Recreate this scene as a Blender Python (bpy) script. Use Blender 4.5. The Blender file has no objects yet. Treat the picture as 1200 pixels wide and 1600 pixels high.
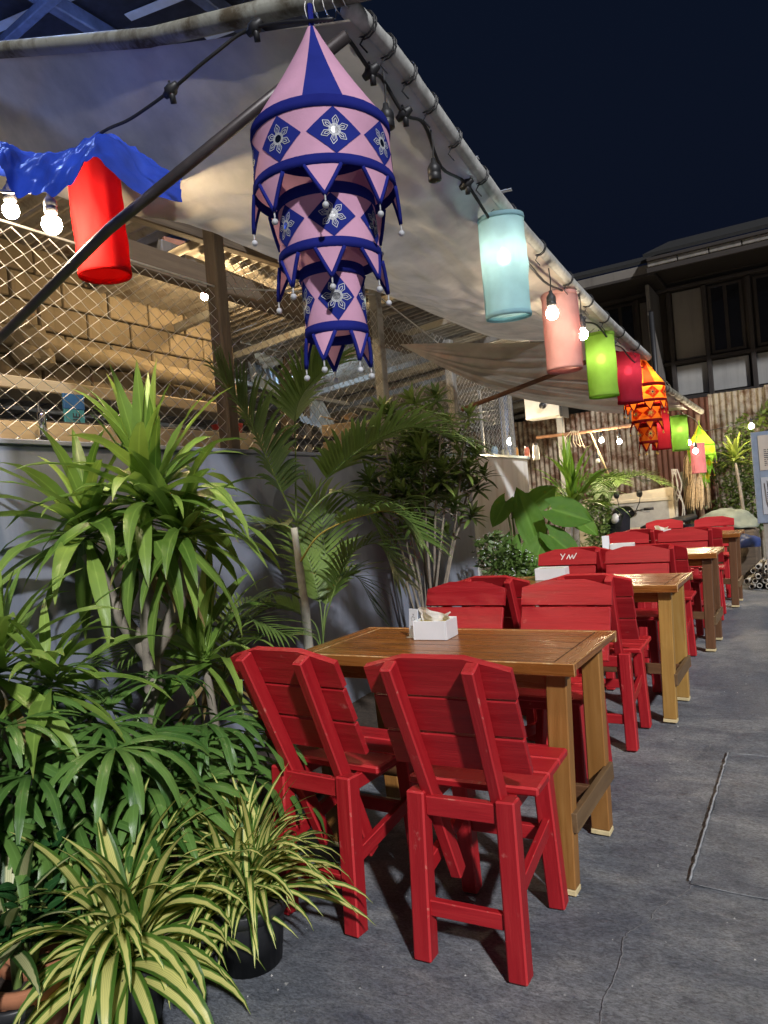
import bpy, bmesh, math, random
from mathutils import Vector, Matrix, noise, Euler

# ------------------------------------------------------------------ camera
SC = bpy.context.scene
COL = SC.collection
FPX, PITCH, ROLL, YAW, EYE = 1117.96, -0.0019, -0.0831, 0.5399, 1.2895
_fw = Vector((-math.sin(YAW)*math.cos(PITCH), math.cos(YAW)*math.cos(PITCH), math.sin(PITCH)))
_r0 = Vector((math.cos(YAW), math.sin(YAW), 0)); _u0 = _r0.cross(_fw)
_rt = _r0*math.cos(ROLL) + _u0*math.sin(ROLL); _up = -_r0*math.sin(ROLL) + _u0*math.cos(ROLL)
cam_d = bpy.data.cameras.new('camera'); cam = bpy.data.objects.new('camera', cam_d); COL.objects.link(cam)
cam_d.sensor_fit = 'VERTICAL'; cam_d.sensor_height = 36.0; cam_d.lens = FPX/1600*36.0
cam_d.clip_start = 0.05; cam_d.clip_end = 500
cam.matrix_world = Matrix(((_rt.x, _up.x, -_fw.x, 0), (_rt.y, _up.y, -_fw.y, 0), (_rt.z, _up.z, -_fw.z, EYE), (0, 0, 0, 1)))
SC.camera = cam
# ------------------------------------------------------------------ night sky
W = bpy.data.worlds.new('World'); SC.world = W; W.use_nodes = True
_n = W.node_tree.nodes; _l = W.node_tree.links
_bg = _n['Background']; _sky = _n.new('ShaderNodeTexSky'); _sky.sky_type = 'NISHITA'; _sky.sun_disc = False
_sky.sun_elevation = math.radians(-4.0); _sky.sun_rotation = math.radians(150)
_tint = _n.new('ShaderNodeMixRGB'); _tint.blend_type = 'ADD'; _tint.inputs[0].default_value = 1
_tint.inputs[2].default_value = (0.010, 0.028, 0.088, 1)          # town glow of the night air
_l.new(_sky.outputs[0], _tint.inputs[1]); _l.new(_tint.outputs[0], _bg.inputs[0]); _bg.inputs[1].default_value = 0.1
# ------------------------------------------------------------------ key light over the yard
SUN_DIR = Vector((0.60, -0.56, 0.58)).normalized()        # towards the light
_sd = bpy.data.lights.new('sun', 'SUN'); _sd.energy = 2.45; _sd.angle = math.radians(2.5); _sd.color = (0.98, 0.98, 1.0)
_so = bpy.data.objects.new('sun', _sd); COL.objects.link(_so)
_so.rotation_euler = SUN_DIR.to_track_quat('Z', 'Y').to_euler()
# ------------------------------------------------------------------ exposure
SC.view_settings.view_transform = 'Standard'; SC.view_settings.look = 'None'
SC.view_settings.exposure = 0.5; SC.view_settings.gamma = 1; SC.view_settings.use_curve_mapping = False
SC.render.engine = 'CYCLES'; SC.cycles.use_denoising = True
SC.cycles.max_bounces = 6; SC.cycles.transparent_max_bounces = 8
SC.cycles.sample_clamp_indirect = 4.0

R = math.radians; PI = math.pi
RND = random.Random(7)

def at(x, y, X=None, Y=None, Z=None, D=None):
    """point of the place that stands on the plane X=, Y= or Z= in the direction of a photograph pixel"""
    d = (_fw*FPX + _rt*(x-600) - _up*(y-800))/FPX
    if X is not None: t = X/d.x
    elif Y is not None: t = Y/d.y
    elif Z is not None: t = (Z-EYE)/d.z
    else: t = D
    return Vector((0, 0, EYE)) + d*t

# ------------------------------------------------------------------ mesh builder
class MB:
    def __init__(s): s.v = []; s.f = []; s.m = []; s.uv = []
    def add(s, vs, fs, mi=0, uvs=None):
        o = len(s.v); s.v += [tuple(p) for p in vs]
        s.uv += (uvs if uvs else [(0.0, 0.0)]*len(vs))
        s.f += [tuple(i+o for i in f) for f in fs]; s.m += [mi]*len(fs)
        return s
    def box(s, c, d, M=None, mi=0, ch=0.0, em=None):
        hx, hy, hz = d[0]/2, d[1]/2, d[2]/2; c = Vector(c)
        if ch <= 0:
            vs = [Vector((x, y, z)) for x in (-hx, hx) for y in (-hy, hy) for z in (-hz, hz)]
            fs = [(0, 1, 3, 2), (4, 6, 7, 5), (0, 4, 5, 1), (2, 3, 7, 6), (0, 2, 6, 4), (1, 5, 7, 3)]
        else:
            vs = []; ix = {}
            for sx in (-1, 1):
                for sy in (-1, 1):
                    for sz in (-1, 1):
                        for a in range(3):
                            q = [sx*hx, sy*hy, sz*hz]
                            for b in range(3):
                                if b != a: q[b] -= (sx, sy, sz)[b]*ch
                            ix[(sx, sy, sz, a)] = len(vs); vs.append(Vector(q))
            fs = []
            for a in range(3):
                b, e = (a+1) % 3, (a+2) % 3
                for sg in (-1, 1):
                    def k(p, q):
                        t = [0, 0, 0]; t[a] = sg; t[b] = p; t[e] = q; return ix[(t[0], t[1], t[2], a)]
                    q = [k(-1, -1), k(1, -1), k(1, 1), k(-1, 1)]
                    fs.append(tuple(q if sg > 0 else q[::-1]))
                for p in (-1, 1):
                    for q in (-1, 1):
                        def kk(z, ax):
                            t = [0, 0, 0]; t[a] = z; t[b] = p; t[e] = q; return ix[(t[0], t[1], t[2], ax)]
                        fq = [kk(-1, b), kk(1, b), kk(1, e), kk(-1, e)]
                        fs.append(tuple(fq if p*q > 0 else fq[::-1]))
            for sx in (-1, 1):
                for sy in (-1, 1):
                    for sz in (-1, 1):
                        q = [ix[(sx, sy, sz, 0)], ix[(sx, sy, sz, 1)], ix[(sx, sy, sz, 2)]]
                        fs.append(tuple(q if sx*sy*sz > 0 else q[::-1]))
        if M is not None: vs = [M @ p for p in vs]
        s.add([p+c for p in vs], fs, mi)
        if em is not None and ch > 0:                      # chamfers carry the worn-edge material
            for i in range(20): s.m[-1-i] = em
            k0 = len(s.m)-26
            for i in range(26): s.m[k0+i] = mi if i in (0, 1, 6, 7, 12, 13) else em
        return s
    def tube(s, pts, r, n=8, cap=True, mi=0, closed=False):
        pts = [Vector(p) for p in pts]; m = len(pts)
        rs = r if isinstance(r, (list, tuple)) else [r]*m
        vs = []; ref = None
        for i, p in enumerate(pts):
            if closed: t = pts[(i+1) % m] - pts[i-1]
            else: t = pts[min(i+1, m-1)] - pts[max(i-1, 0)]
            if t.length < 1e-9: t = Vector((0, 0, 1))
            t.normalize()
            if ref is None: ref = Vector((0, 0, 1)) if abs(t.z) < .9 else Vector((1, 0, 0))
            a = ref - t*ref.dot(t)
            if a.length < 1e-6: a = t.orthogonal()
            a.normalize(); b = t.cross(a); ref = a
            for k in range(n):
                th = 2*PI*k/n; vs.append(p + (a*math.cos(th) + b*math.sin(th))*rs[i])
        fs = []
        for i in range(m if closed else m-1):
            for k in range(n):
                j = (i+1) % m
                fs.append((i*n+k, i*n+(k+1) % n, j*n+(k+1) % n, j*n+k))
        if cap and not closed: fs += [tuple(range(n))[::-1], tuple((m-1)*n+k for k in range(n))]
        return s.add(vs, fs, mi)
    def lathe(s, prof, n=16, c=(0, 0, 0), mi=0, M=None):
        vs = []; c = Vector(c)
        for r, z in prof:
            for k in range(n):
                th = 2*PI*k/n; p = Vector((r*math.cos(th), r*math.sin(th), z))
                vs.append((M @ p if M else p) + c)
        fs = []
        for i in range(len(prof)-1):
            for k in range(n): fs.append((i*n+k, i*n+(k+1) % n, (i+1)*n+(k+1) % n, (i+1)*n+k))
        return s.add(vs, fs, mi)
    def grid(s, fn, nu, nv, mi=0, wrap=False):
        vs = []; uvs = []
        for i in range(nu+1):
            for j in range(nv+1):
                u, v = i/nu, j/nv; vs.append(Vector(fn(u, v))); uvs.append((u, v))
        fs = [(i*(nv+1)+j, (i+1)*(nv+1)+j, (i+1)*(nv+1)+j+1, i*(nv+1)+j+1) for i in range(nu) for j in range(nv)]
        return s.add(vs, fs, mi, uvs)
    def prism(s, poly, h, M=None, mi=0):
        """polygon in local XZ, extruded along Y, centred"""
        n = len(poly); vs = [Vector((x, -h/2, z)) for x, z in poly] + [Vector((x, h/2, z)) for x, z in poly]
        if M is not None: vs = [M @ p for p in vs]
        fs = [tuple(range(n)), tuple(range(2*n-1, n-1, -1))] + [(i, i+n, (i+1) % n+n, (i+1) % n) for i in range(n)]
        return s.add(vs, fs, mi)
    def mesh(s, name, mats, smooth=False):
        me = bpy.data.meshes.new(name); me.from_pydata(s.v, [], s.f)
        ul = me.uv_layers.new(name='UVMap'); li = 0
        flat = []
        for f in s.f:
            for i in f: flat += s.uv[i]
        ul.data.foreach_set('uv', flat)
        for m in (mats if isinstance(mats, (list, tuple)) else [mats]): me.materials.append(m)
        if len(me.materials) > 1: me.polygons.foreach_set('material_index', s.m)
        if smooth: me.polygons.foreach_set('use_smooth', [True]*len(me.polygons))
        me.update()
        return me
    def build(s, name, mats, parent=None, smooth=False, loc=None, rot=None):
        return place(name, s.mesh(name, mats, smooth), parent, loc, rot)

def place(name, me, parent=None, loc=None, rot=None, scale=None, mat=None):
    o = bpy.data.objects.new(name, me); COL.objects.link(o); o.parent = parent
    if loc is not None: o.location = loc
    if rot is not None: o.rotation_euler = rot
    if scale is not None: o.scale = scale
    if mat is not None: o.matrix_basis = mat
    return o

def tag(o, label=None, cat=None, group=None, kind=None):
    if label: o['label'] = label
    if cat: o['category'] = cat
    if group: o['group'] = group
    if kind: o['kind'] = kind
    return o

def thing(name, label, cat, loc=(0, 0, 0), rz=0.0, group=None):
    o = bpy.data.objects.new(name, None); COL.objects.link(o); o.empty_display_size = .1
    o.location = loc; o.rotation_euler = (0, 0, rz)
    return tag(o, label, cat, group)

def copy_tree(o, parent=None):
    c = o.copy(); COL.objects.link(c); c.parent = parent
    for ch in list(o.children): copy_tree(ch, c)
    return c

def frame(p0, p1, up=(0, 0, 1)):
    """matrix whose X runs p0->p1, Z as close to up as can be, origin in the middle"""
    p0, p1, up = Vector(p0), Vector(p1), Vector(up)
    x = (p1-p0).normalized(); z = up - x*up.dot(x)
    if z.length < 1e-5: z = x.orthogonal()
    z.normalize(); y = z.cross(x); c = (p0+p1)/2
    return Matrix(((x.x, y.x, z.x, c.x), (x.y, y.y, z.y, c.y), (x.z, y.z, z.z, c.z), (0, 0, 0, 1)))

_bm = {}; EDGES = {}
def beam(name, parent, p0, p1, w, h, mat, up=(0, 0, 1), ch=None, ext=0.0):
    """a squared timber or bar from p0 to p1; its own mesh with the grain along local X"""
    L = (Vector(p1)-Vector(p0)).length + 2*ext
    ch = min(w, h)*.1 if ch is None else ch
    k = (round(L, 4), round(w, 4), round(h, 4), round(ch, 4), mat.name, name)
    if k not in _bm:
        e = EDGES.get(mat.name)
        _bm[k] = MB().box((0, 0, 0), (L, w, h), ch=ch, em=1 if e else None).mesh(name, [mat, e] if e else mat)
    return place(name, _bm[k], parent, mat=frame(p0, p1, up))

def spline(pts, n=8):
    """Catmull-Rom through the points"""
    P = [Vector(p) for p in pts]; P = [P[0]*2-P[1]] + P + [P[-1]*2-P[-2]]; out = []
    for i in range(1, len(P)-2):
        for k in range(n):
            t = k/n; a, b, c, d = P[i-1], P[i], P[i+1], P[i+2]
            out.append(.5*((2*b) + (c-a)*t + (2*a-5*b+4*c-d)*t*t + (3*b-a-3*c+d)*t**3))
    return out + [P[-2]]

def samp(pts, t):
    t = max(0, min(1, t))*(len(pts)-1); i = min(int(t), len(pts)-2)
    return pts[i].lerp(pts[i+1], t-i)

def sag(p0, p1, d, n=10):
    p0, p1 = Vector(p0), Vector(p1)
    return [p0.lerp(p1, i/n) - Vector((0, 0, d*4*(i/n)*(1-i/n))) for i in range(n+1)]
# ------------------------------------------------------------------ materials
MATS = {}
class NT:
    def __init__(s, name):
        s.mat = bpy.data.materials.new(name); s.mat.use_nodes = True; s.t = s.mat.node_tree
        s.n = s.t.nodes; s.l = s.t.links; s.b = s.n['Principled BSDF']; s.out = s.n['Material Output']
        MATS[name] = s.mat
    def node(s, ty, **k):
        o = s.n.new('ShaderNode'+ty)
        for a, v in k.items(): setattr(o, a, v)
        return o
    def put(s, sock, v):
        if hasattr(v, 'is_linked') or hasattr(v, 'links'): s.l.new(v, sock)
        else: sock.default_value = v
    def coord(s, kind='Object', scale=(1, 1, 1), rnd=True, rot=(0, 0, 0)):
        tc = s.node('TexCoord'); mp = s.node('Mapping'); mp.inputs['Scale'].default_value = scale
        mp.inputs['Rotation'].default_value = rot
        s.l.new(tc.outputs[kind], mp.inputs[0])
        if rnd:
            oi = s.node('ObjectInfo'); mu = s.node('VectorMath', operation='SCALE'); mu.inputs[0].default_value = (17.3, 9.1, 23.7)
            s.l.new(oi.outputs['Random'], mu.inputs['Scale']); s.l.new(mu.outputs[0], mp.inputs['Location'])
        return mp.outputs[0]
    def noise(s, co, scale=5, detail=4, rough=.55, dist=0.0):
        o = s.node('TexNoise'); o.inputs['Scale'].default_value = scale; o.inputs['Detail'].default_value = detail
        o.inputs['Roughness'].default_value = rough; o.inputs['Distortion'].default_value = dist
        s.l.new(co, o.inputs['Vector']); return o.outputs[0]
    def ramp(s, fac, stops, interp='LINEAR'):
        o = s.node('ValToRGB'); cr = o.color_ramp; cr.interpolation = interp
        while len(cr.elements) < len(stops): cr.elements.new(.5)
        for e, (p, c) in zip(cr.elements, stops):
            e.position = p; e.color = tuple(c)+(1,) if len(c) == 3 else c
        s.l.new(fac, o.inputs[0]); return o.outputs[0]
    def mix(s, fac, a, b, mode='MIX'):
        o = s.node('MixRGB', blend_type=mode)
        s.put(o.inputs[0], fac)
        for i, q in ((1, a), (2, b)):
            if isinstance(q, tuple): o.inputs[i].default_value = q+(1,) if len(q) == 3 else q
            else: s.l.new(q, o.inputs[i])
        return o.outputs[0]
    def math(s, op, a, b=0.0):
        o = s.node('Math', operation=op); s.put(o.inputs[0], a); s.put(o.inputs[1], b); return o.outputs[0]
    def rand(s): return s.node('ObjectInfo').outputs['Random']
    def bump(s, h, st=.3, dist=.01, prev=None):
        o = s.node('Bump'); o.inputs['Strength'].default_value = st; o.inputs['Distance'].default_value = dist
        s.l.new(h, o.inputs['Height'])
        if prev: s.l.new(prev, o.inputs['Normal'])
        s.l.new(o.outputs[0], s.b.inputs['Normal']); return o.outputs[0]
    def base(s, c, rough=.6, metal=0.0, spec=.5):
        if isinstance(c, tuple): s.b.inputs['Base Color'].default_value = c+(1,)
        else: s.l.new(c, s.b.inputs['Base Color'])
        s.put(s.b.inputs['Roughness'], rough); s.b.inputs['Metallic'].default_value = metal
        s.b.inputs['Specular IOR Level'].default_value = spec
        return s

def m_plain(name, c, rough=.6, metal=0.0, var=.25, scale=14, bump=.15, spec=.5):
    t = NT(name); co = t.coord(); n = t.noise(co, scale, 5)
    d = tuple(x*(1-var) for x in c); e = tuple(min(1, x*(1+var)) for x in c)
    t.base(t.ramp(n, [(.3, d), (.7, e)]), rough, metal, spec)
    if bump: t.bump(n, bump, .004)
    return t.mat

def m_red():
    t = NT('red_paint'); g = t.coord('Object', (3, 42, 42)); g2 = t.coord('Object', (6, 10, 10))
    n = t.noise(g, 1.0, 6, .6, .8); w = t.noise(g2, 2.2, 6, .7); fine = t.noise(g, 4.0, 3)
    c = t.ramp(n, [(.25, (.30, .009, .014)), (.5, (.40, .013, .019)), (.8, (.50, .026, .029))])
    c = t.mix(t.math('MULTIPLY', t.rand(), .35), c, (.22, .006, .010))
    scuff = t.ramp(w, [(.64, (0, 0, 0)), (.72, (1, 1, 1))])
    c = t.mix(t.math('MULTIPLY', scuff, .45), c, (.62, .20, .17))
    t.base(c, t.ramp(n, [(.3, (.36,)*3), (.8, (.62,)*3)]), 0, .4)
    t.bump(t.math('ADD', n, t.math('MULTIPLY', fine, .5)), .4, .004)
    return t.mat

def m_wood(name, dark, mid, light, rough=.38):
    t = NT(name); g = t.coord('Object', (2.2, 30, 30)); n = t.noise(g, 1.0, 7, .62, 1.2)
    big = t.noise(t.coord('Object', (1.5, 4, 4)), 2.0, 3)
    c = t.ramp(n, [(.25, dark), (.5, mid), (.78, light)])
    c = t.mix(t.ramp(big, [(.35, (0, 0, 0)), (.75, (.55,)*3)]), c, dark)
    c = t.mix(t.math('MULTIPLY', t.rand(), .4), c, mid)
    t.base(c, t.ramp(n, [(.3, (rough,)*3), (.8, (rough+.2,)*3)]), 0, .5)
    t.bump(n, .25, .003); return t.mat

def m_cloth(name, c, trans=.45, see=.003, weave=True, var=.15, gloss=None):
    t = NT(name); co = t.coord()
    n = t.noise(co, 6, 4); d = tuple(x*(1-var) for x in c); e = tuple(min(1, x*(1+var)) for x in c)
    col = t.ramp(n, [(.3, d), (.7, e)])
    df = t.node('BsdfDiffuse'); tr = t.node('BsdfTranslucent'); tp = t.node('BsdfTransparent')
    t.l.new(col, df.inputs[0]); t.l.new(col, tr.inputs[0])
    m1 = t.node('MixShader'); m1.inputs[0].default_value = trans; t.l.new(df.outputs[0], m1.inputs[1]); t.l.new(tr.outputs[0], m1.inputs[2])
    last = m1
    if gloss:
        gl = t.node('BsdfGlossy'); gl.inputs['Roughness'].default_value = gloss[1]
        m3 = t.node('MixShader'); m3.inputs[0].default_value = gloss[0]
        t.l.new(m1.outputs[0], m3.inputs[1]); t.l.new(gl.outputs[0], m3.inputs[2]); last = m3
    if see > 0:
        m2 = t.node('MixShader'); m2.inputs[0].default_value = see
        t.l.new(last.outputs[0], m2.inputs[1]); t.l.new(tp.outputs[0], m2.inputs[2])
        t.l.new(col, tp.inputs[0]); last = m2
    if weave:
        wv = t.noise(t.coord('Object', (1, 1, 1)), 260, 2); cr = t.noise(co, 22, 3)
        bp = t.node('Bump'); bp.inputs['Strength'].default_value = .35; bp.inputs['Distance'].default_value = .004
        t.l.new(t.math('ADD', t.math('MULTIPLY', wv, .3), cr), bp.inputs['Height'])
        t.l.new(bp.outputs[0], df.inputs['Normal']); t.l.new(bp.outputs[0], tr.inputs['Normal'])
    t.l.new(last.outputs[0], t.out.inputs[0]); t.n.remove(t.b)
    return t.mat

def m_leaf(name, dark, light, rough=.35, trans=.25, stripe=None):
    t = NT(name); tc = t.node('TexCoord'); sp = t.node('SeparateXYZ'); t.l.new(tc.outputs['UV'], sp.inputs[0])
    co = t.coord('Object', (1, 1, 1)); n = t.noise(co, 9, 3)
    f = t.math('ADD', t.math('MULTIPLY', t.rand(), .7), t.math('MULTIPLY', n, .5))
    c = t.ramp(f, [(.2, dark), (.95, light)])
    ax = t.math('ABSOLUTE', t.math('SUBTRACT', sp.outputs[0], .5))
    if stripe:
        s = t.ramp(ax, [(.22, (1, 1, 1)), (.30, (0, 0, 0)), ], 'LINEAR')
        c = t.mix(s, c, stripe)
        wv = t.node('TexWave'); wv.inputs['Scale'].default_value = 3.2; wv.inputs['Distortion'].default_value = 0
        t.l.new(tc.outputs['UV'], wv.inputs[0])
        c = t.mix(t.math('MULTIPLY', wv.outputs[1], .25), c, dark)
    else:
        mr = t.ramp(ax, [(.0, (1, 1, 1)), (.07, (0, 0, 0))])
        c = t.mix(t.math('MULTIPLY', mr, .35), c, tuple(min(1, x*1.6+.02) for x in light))
        tip = t.ramp(sp.outputs[1], [(.93, (0, 0, 0)), (1.0, (1, 1, 1))])
        c = t.mix(t.math('MULTIPLY', tip, .5), c, (.25, .2, .06))
    t.base(c, rough, 0, .5)
    vn = t.node('TexWave'); vn.inputs['Scale'].default_value = 9; vn.inputs['Distortion'].default_value = .3
    t.l.new(tc.outputs['UV'], vn.inputs[0]); t.bump(vn.outputs[1], .18, .003)
    tr = t.node('BsdfTranslucent'); t.l.new(c, tr.inputs[0]); m = t.node('MixShader'); m.inputs[0].default_value = trans
    t.l.new(t.b.outputs[0], m.inputs[1]); t.l.new(tr.outputs[0], m.inputs[2]); t.l.new(m.outputs[0], t.out.inputs[0])
    return t.mat

def m_emit(name, c, s):
    t = NT(name); e = t.node('Emission'); e.inputs[0].default_value = c+(1,); e.inputs[1].default_value = s
    t.l.new(e.outputs[0], t.out.inputs[0]); t.n.remove(t.b); return t.mat

def m_concrete(name='yard_concrete', rough=1.0):
    t = NT(name); co = t.coord('Object', (.75, 1.4, 1), False)
    big = t.noise(co, .8, 6, .62, .4); mid = t.noise(co, 4.5, 9, .72, .6); fine = t.noise(co, 34, 10, .82, .3); peb = t.noise(co, 120, 4, .75)
    c = t.ramp(mid, [(.30, (.095, .107, .130)), (.46, (.170, .183, .205)), (.56, (.235, .245, .258)), (.72, (.36, .362, .36))])
    c = t.mix(t.ramp(big, [(.36, (.6,)*3), (.56, (0, 0, 0))]), c, (.115, .132, .165))
    c = t.mix(t.ramp(big, [(.52, (0, 0, 0)), (.70, (.6,)*3)]), c, (.36, .35, .335))
    stn = t.noise(t.coord('Object', (1, .6, 1), False), 1.7, 5, .6, 1.5); c = t.mix(t.ramp(stn, [(.60, (0, 0, 0)), (.68, (.45,)*3)]), c, (.085, .092, .11))
    c = t.mix(1.0, c, t.ramp(fine, [(.30, (.40,)*3), (.47, (.88,)*3), (.60, (1.08,)*3), (.75, (1.5,)*3)]), 'MULTIPLY')
    c = t.mix(rough, c, t.ramp(peb, [(.34, (.50,)*3), (.5, (.98,)*3), (.68, (1.4,)*3)]), 'MULTIPLY')
    spk = t.noise(t.coord('Object', (1, 1, 1), False), 30, 2, .5); c = t.mix(t.ramp(spk, [(.77, (0, 0, 0)), (.79, (.9,)*3)]), c, (.45, .45, .44))
    h = t.math('ADD', t.math('MULTIPLY', mid, .5), t.math('ADD', t.math('MULTIPLY', fine, .8), t.math('MULTIPLY', peb, .30)))
    t.base(c, t.ramp(mid, [(.3, (.42,)*3), (.7, (.75,)*3)]), 0, .45); t.bump(h, .55*rough, .016); return t.mat

def m_render(name, c1, c2, stain, rough=.75):
    t = NT(name); co = t.coord('Object', (1, 1, 1), False); n = t.noise(co, 1.3, 6, .6); f = t.noise(co, 9, 6, .7)
    st = t.noise(t.coord('Object', (5, 5, .35), False), 1.6, 5, .6)
    c = t.ramp(n, [(.3, c1), (.7, c2)]); c = t.mix(t.ramp(st, [(.5, (0, 0, 0)), (.72, (.6,)*3)]), c, stain)
    c = t.mix(t.ramp(f, [(.66, (0, 0, 0)), (.74, (.5,)*3)]), c, tuple(min(1, x*1.5) for x in c2))
    t.base(c, rough, 0, .4); t.bump(t.math('ADD', f, n), .2, .01); return t.mat

def m_rust(name, steel, rust, amt=.5, metal=.35, rough=.5):
    t = NT(name); co = t.coord('Object', (1, 1, 1)); n = t.noise(co, 5, 8, .68, .5); st = t.noise(t.coord('Object', (6, 6, .5)), 1.5, 5, .6)
    k = t.ramp(t.math('ADD', t.math('MULTIPLY', n, .55), t.math('MULTIPLY', st, .45)), [(amt-.06, (1, 1, 1)), (amt+.07, (0, 0, 0))])
    sv = t.ramp(n, [(.3, tuple(x*.7 for x in steel)), (.7, steel)])
    rv = t.ramp(n, [(.25, tuple(x*.45 for x in rust)), (.7, rust)])
    c = t.mix(k, sv, rv); t.base(c, t.mix(k, (rough,)*3, (.9,)*3), metal*.5, .5); t.bump(n, .3, .006); return t.mat

RED = m_red()
def m_edge(name, c, worn, amt):
    t = NT(name); n = t.noise(t.coord('Object', (1, 1, 1)), 26, 6, .7, .5)
    t.base(t.mix(t.ramp(n, [(amt, (0, 0, 0)), (amt+.10, (1, 1, 1))]), c, worn), .6, 0, .4); t.bump(n, .5, .003); return t.mat
EDGES['red_paint'] = m_edge('red_paint_worn_edge', (.48, .022, .027), (.54, .17, .13), .60)
WOOD = m_wood('table_varnish', (.10, .032, .008), (.28, .100, .022), (.44, .185, .045), .20)
EDGES['table_varnish'] = m_edge('varnish_worn_edge', (.40, .19, .06), (.58, .40, .20), .50)
WOODP = WOOD.copy(); WOODP.name = 'table_plank'; EDGES['table_plank'] = m_plain('plank_seam_dark', (.045, .018, .007), .6)
WOODB = m_wood('table_leg_honey', (.17, .070, .016), (.32, .145, .036), (.43, .22, .065), .40)
WOODD = m_wood('table_leg_dark', (.070, .030, .013), (.14, .062, .026), (.21, .10, .045), .45)
RAWEND = m_plain('raw_wood_foot', (.62, .50, .27), .8)
TIMBER = m_wood('old_timber', (.055, .040, .028), (.11, .080, .055), (.19, .15, .105), .8)
PALEW = m_wood('pale_plank', (.33, .25, .15), (.44, .34, .21), (.54, .43, .28), .7)
CONC = m_concrete()
GREYW = m_render('grey_blue_render', (.17, .19, .245), (.25, .275, .34), (.125, .14, .185))
WHITEW = m_render('white_render', (.66, .65, .63), (.76, .74, .71), (.46, .41, .33))
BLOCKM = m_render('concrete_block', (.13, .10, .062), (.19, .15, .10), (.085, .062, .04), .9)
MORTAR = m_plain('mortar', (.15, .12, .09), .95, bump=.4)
PLAST = m_render('cement_plaster', (.18, .14, .085), (.25, .20, .13), (.11, .085, .05), .9)
PIPE = m_rust('galvanised_pipe', (.33, .33, .28), (.11, .085, .05), .47, .3, .55)
PIPEW = m_plain('tarp_wrapped_pipe', (.42, .42, .40), .7, var=.3, scale=22, bump=.5)
DARKS = m_plain('dark_painted_steel', (.055, .045, .045), .42, .3, spec=.6)
STEELG = m_rust('grey_post_steel', (.26, .255, .24), (.16, .11, .07), .42, .4, .55)
WIRE = m_plain('galvanised_wire', (.46, .45, .43), .45, .6, var=.2, bump=0)
CHROME = m_plain('chrome', (.75, .75, .75), .15, 1.0, var=.05, bump=0)
BLACK = m_plain('black_rubber', (.018, .018, .02), .5, var=.2, bump=.1)
BLACKP = m_plain('black_pot_plastic', (.022, .023, .026), .45, var=.3, bump=.1)
TERRA = m_plain('terracotta', (.34, .135, .065), .85, var=.25, scale=9, bump=.3)
SOIL = m_plain('soil', (.035, .025, .018), .95, var=.5, scale=40, bump=.9)
TARP = m_cloth('cream_tarp', (.50, .445, .36), .36, 0, True, .22, (.10, .28))
TARPB = m_cloth('blue_tarp', (.016, .045, .36), .15, 0, True, .3, (.13, .22))
WHITEP = m_plain('white_plastic', (.74, .75, .77), .4, var=.04, bump=.03)
PAPER = m_plain('paper', (.78, .80, .84), .8, var=.03, bump=.02)
TISSUE = m_cloth('tissue_paper', (.80, .77, .72), .35, 0, False, .04)
GOLDC = m_plain('brown_card_lid', (.42, .33, .10), .6, var=.15)
INK = m_plain('ink', (.05, .055, .07), .8, bump=0)
BULBW = m_emit('bulb_warm', (1, .80, .52), 560)
BULBL = m_emit('bulb_lantern', (1, .86, .66), 19)
BULBS = m_emit('bulb_near_lantern', (1, .84, .60), 230)
BULBI = m_emit('bulb_shed', (1, .72, .38), 900)
BULBO = m_plain('bulb_off', (.6, .6, .55), .15, var=.05, bump=0)
# ------------------------------------------------------------------ ground
def gz(x, y): return 0.006*noise.noise(Vector((x*.7, y*.7, 0)))
g = MB()
xs = [-60, -20, -9] + [-6+.25*i for i in range(49)] + [9, 20, 60]; ys = [-30, -6] + [-1+.25*i for i in range(65)] + [19, 30, 80]
g.add([(x, y, gz(x, y)*(1 if -6 < x < 6 else 0) - .006) for x in xs for y in ys],
      [(i*len(ys)+j, (i+1)*len(ys)+j, (i+1)*len(ys)+j+1, i*len(ys)+j+1) for i in range(len(xs)-1) for j in range(len(ys)-1)])
ground = g.build('ground', CONC, smooth=True); tag(ground, kind='structure')
# rough slab cast later, at the right, with its ridge of mortar and the crack running off it
SLABM = m_concrete('rough_slab_concrete', 1.0)
sl = MB()
sa, sb = Vector((-.43, 2.45)), Vector((-.437, 3.73))
def slabp(u, v):
    X_, Y_ = -.43+3.6*u, 2.45+1.28*v
    e = .012*noise.noise(Vector((v*9, 1, 3)))*(1-u)
    return (sa.x+e+(3.6)*u, 2.45+1.28*v + .09*u*(1-2*v)*-1 + .015*noise.noise(Vector((u*9, v*3, 7))), gz(X_, Y_)-.0025+.0025*noise.noise(Vector((u*60, v*20, 2))))
sl.grid(slabp, 70, 30)
slab = sl.build('pavement_slab', SLABM, smooth=True); tag(slab, kind='structure')
RIDGEM = m_plain('pale_mortar_ridge', (.29, .30, .315), .85, var=.35, scale=50, bump=.8)
rp = [Vector((-.432+.006*noise.noise(Vector((i*.9, 0, 0))), 2.46+1.26*i/40, .005)) for i in range(41)]
rd = MB(); rd.tube(rp, [.0035+.0045*abs(noise.noise(Vector((i*.9, 5, 0)))) for i in range(41)], 6)
for v0 in (0, 1):
    rd.tube([Vector(slabp(i/40*.5, v0))+Vector((0, 0, .0005)) for i in range(41)], [.0012+.0022*abs(noise.noise(Vector((i*.8, 7, v0)))) for i in range(41)], 5)
o = rd.build('mortar_ridge', RIDGEM, smooth=True); o.parent = slab
ck = [at(x, y, Z=0) for x, y in ((1082, 1383), (1070, 1395), (1040, 1412), (1022, 1425), (1018, 1437), (1000, 1447), (985, 1455), (975, 1465), (972, 1490), (965, 1515), (955, 1540), (945, 1556), (940, 1580), (938, 1600), (930, 1625))]
ck = spline(ck, 4); cm = MB(); vs = []
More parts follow.
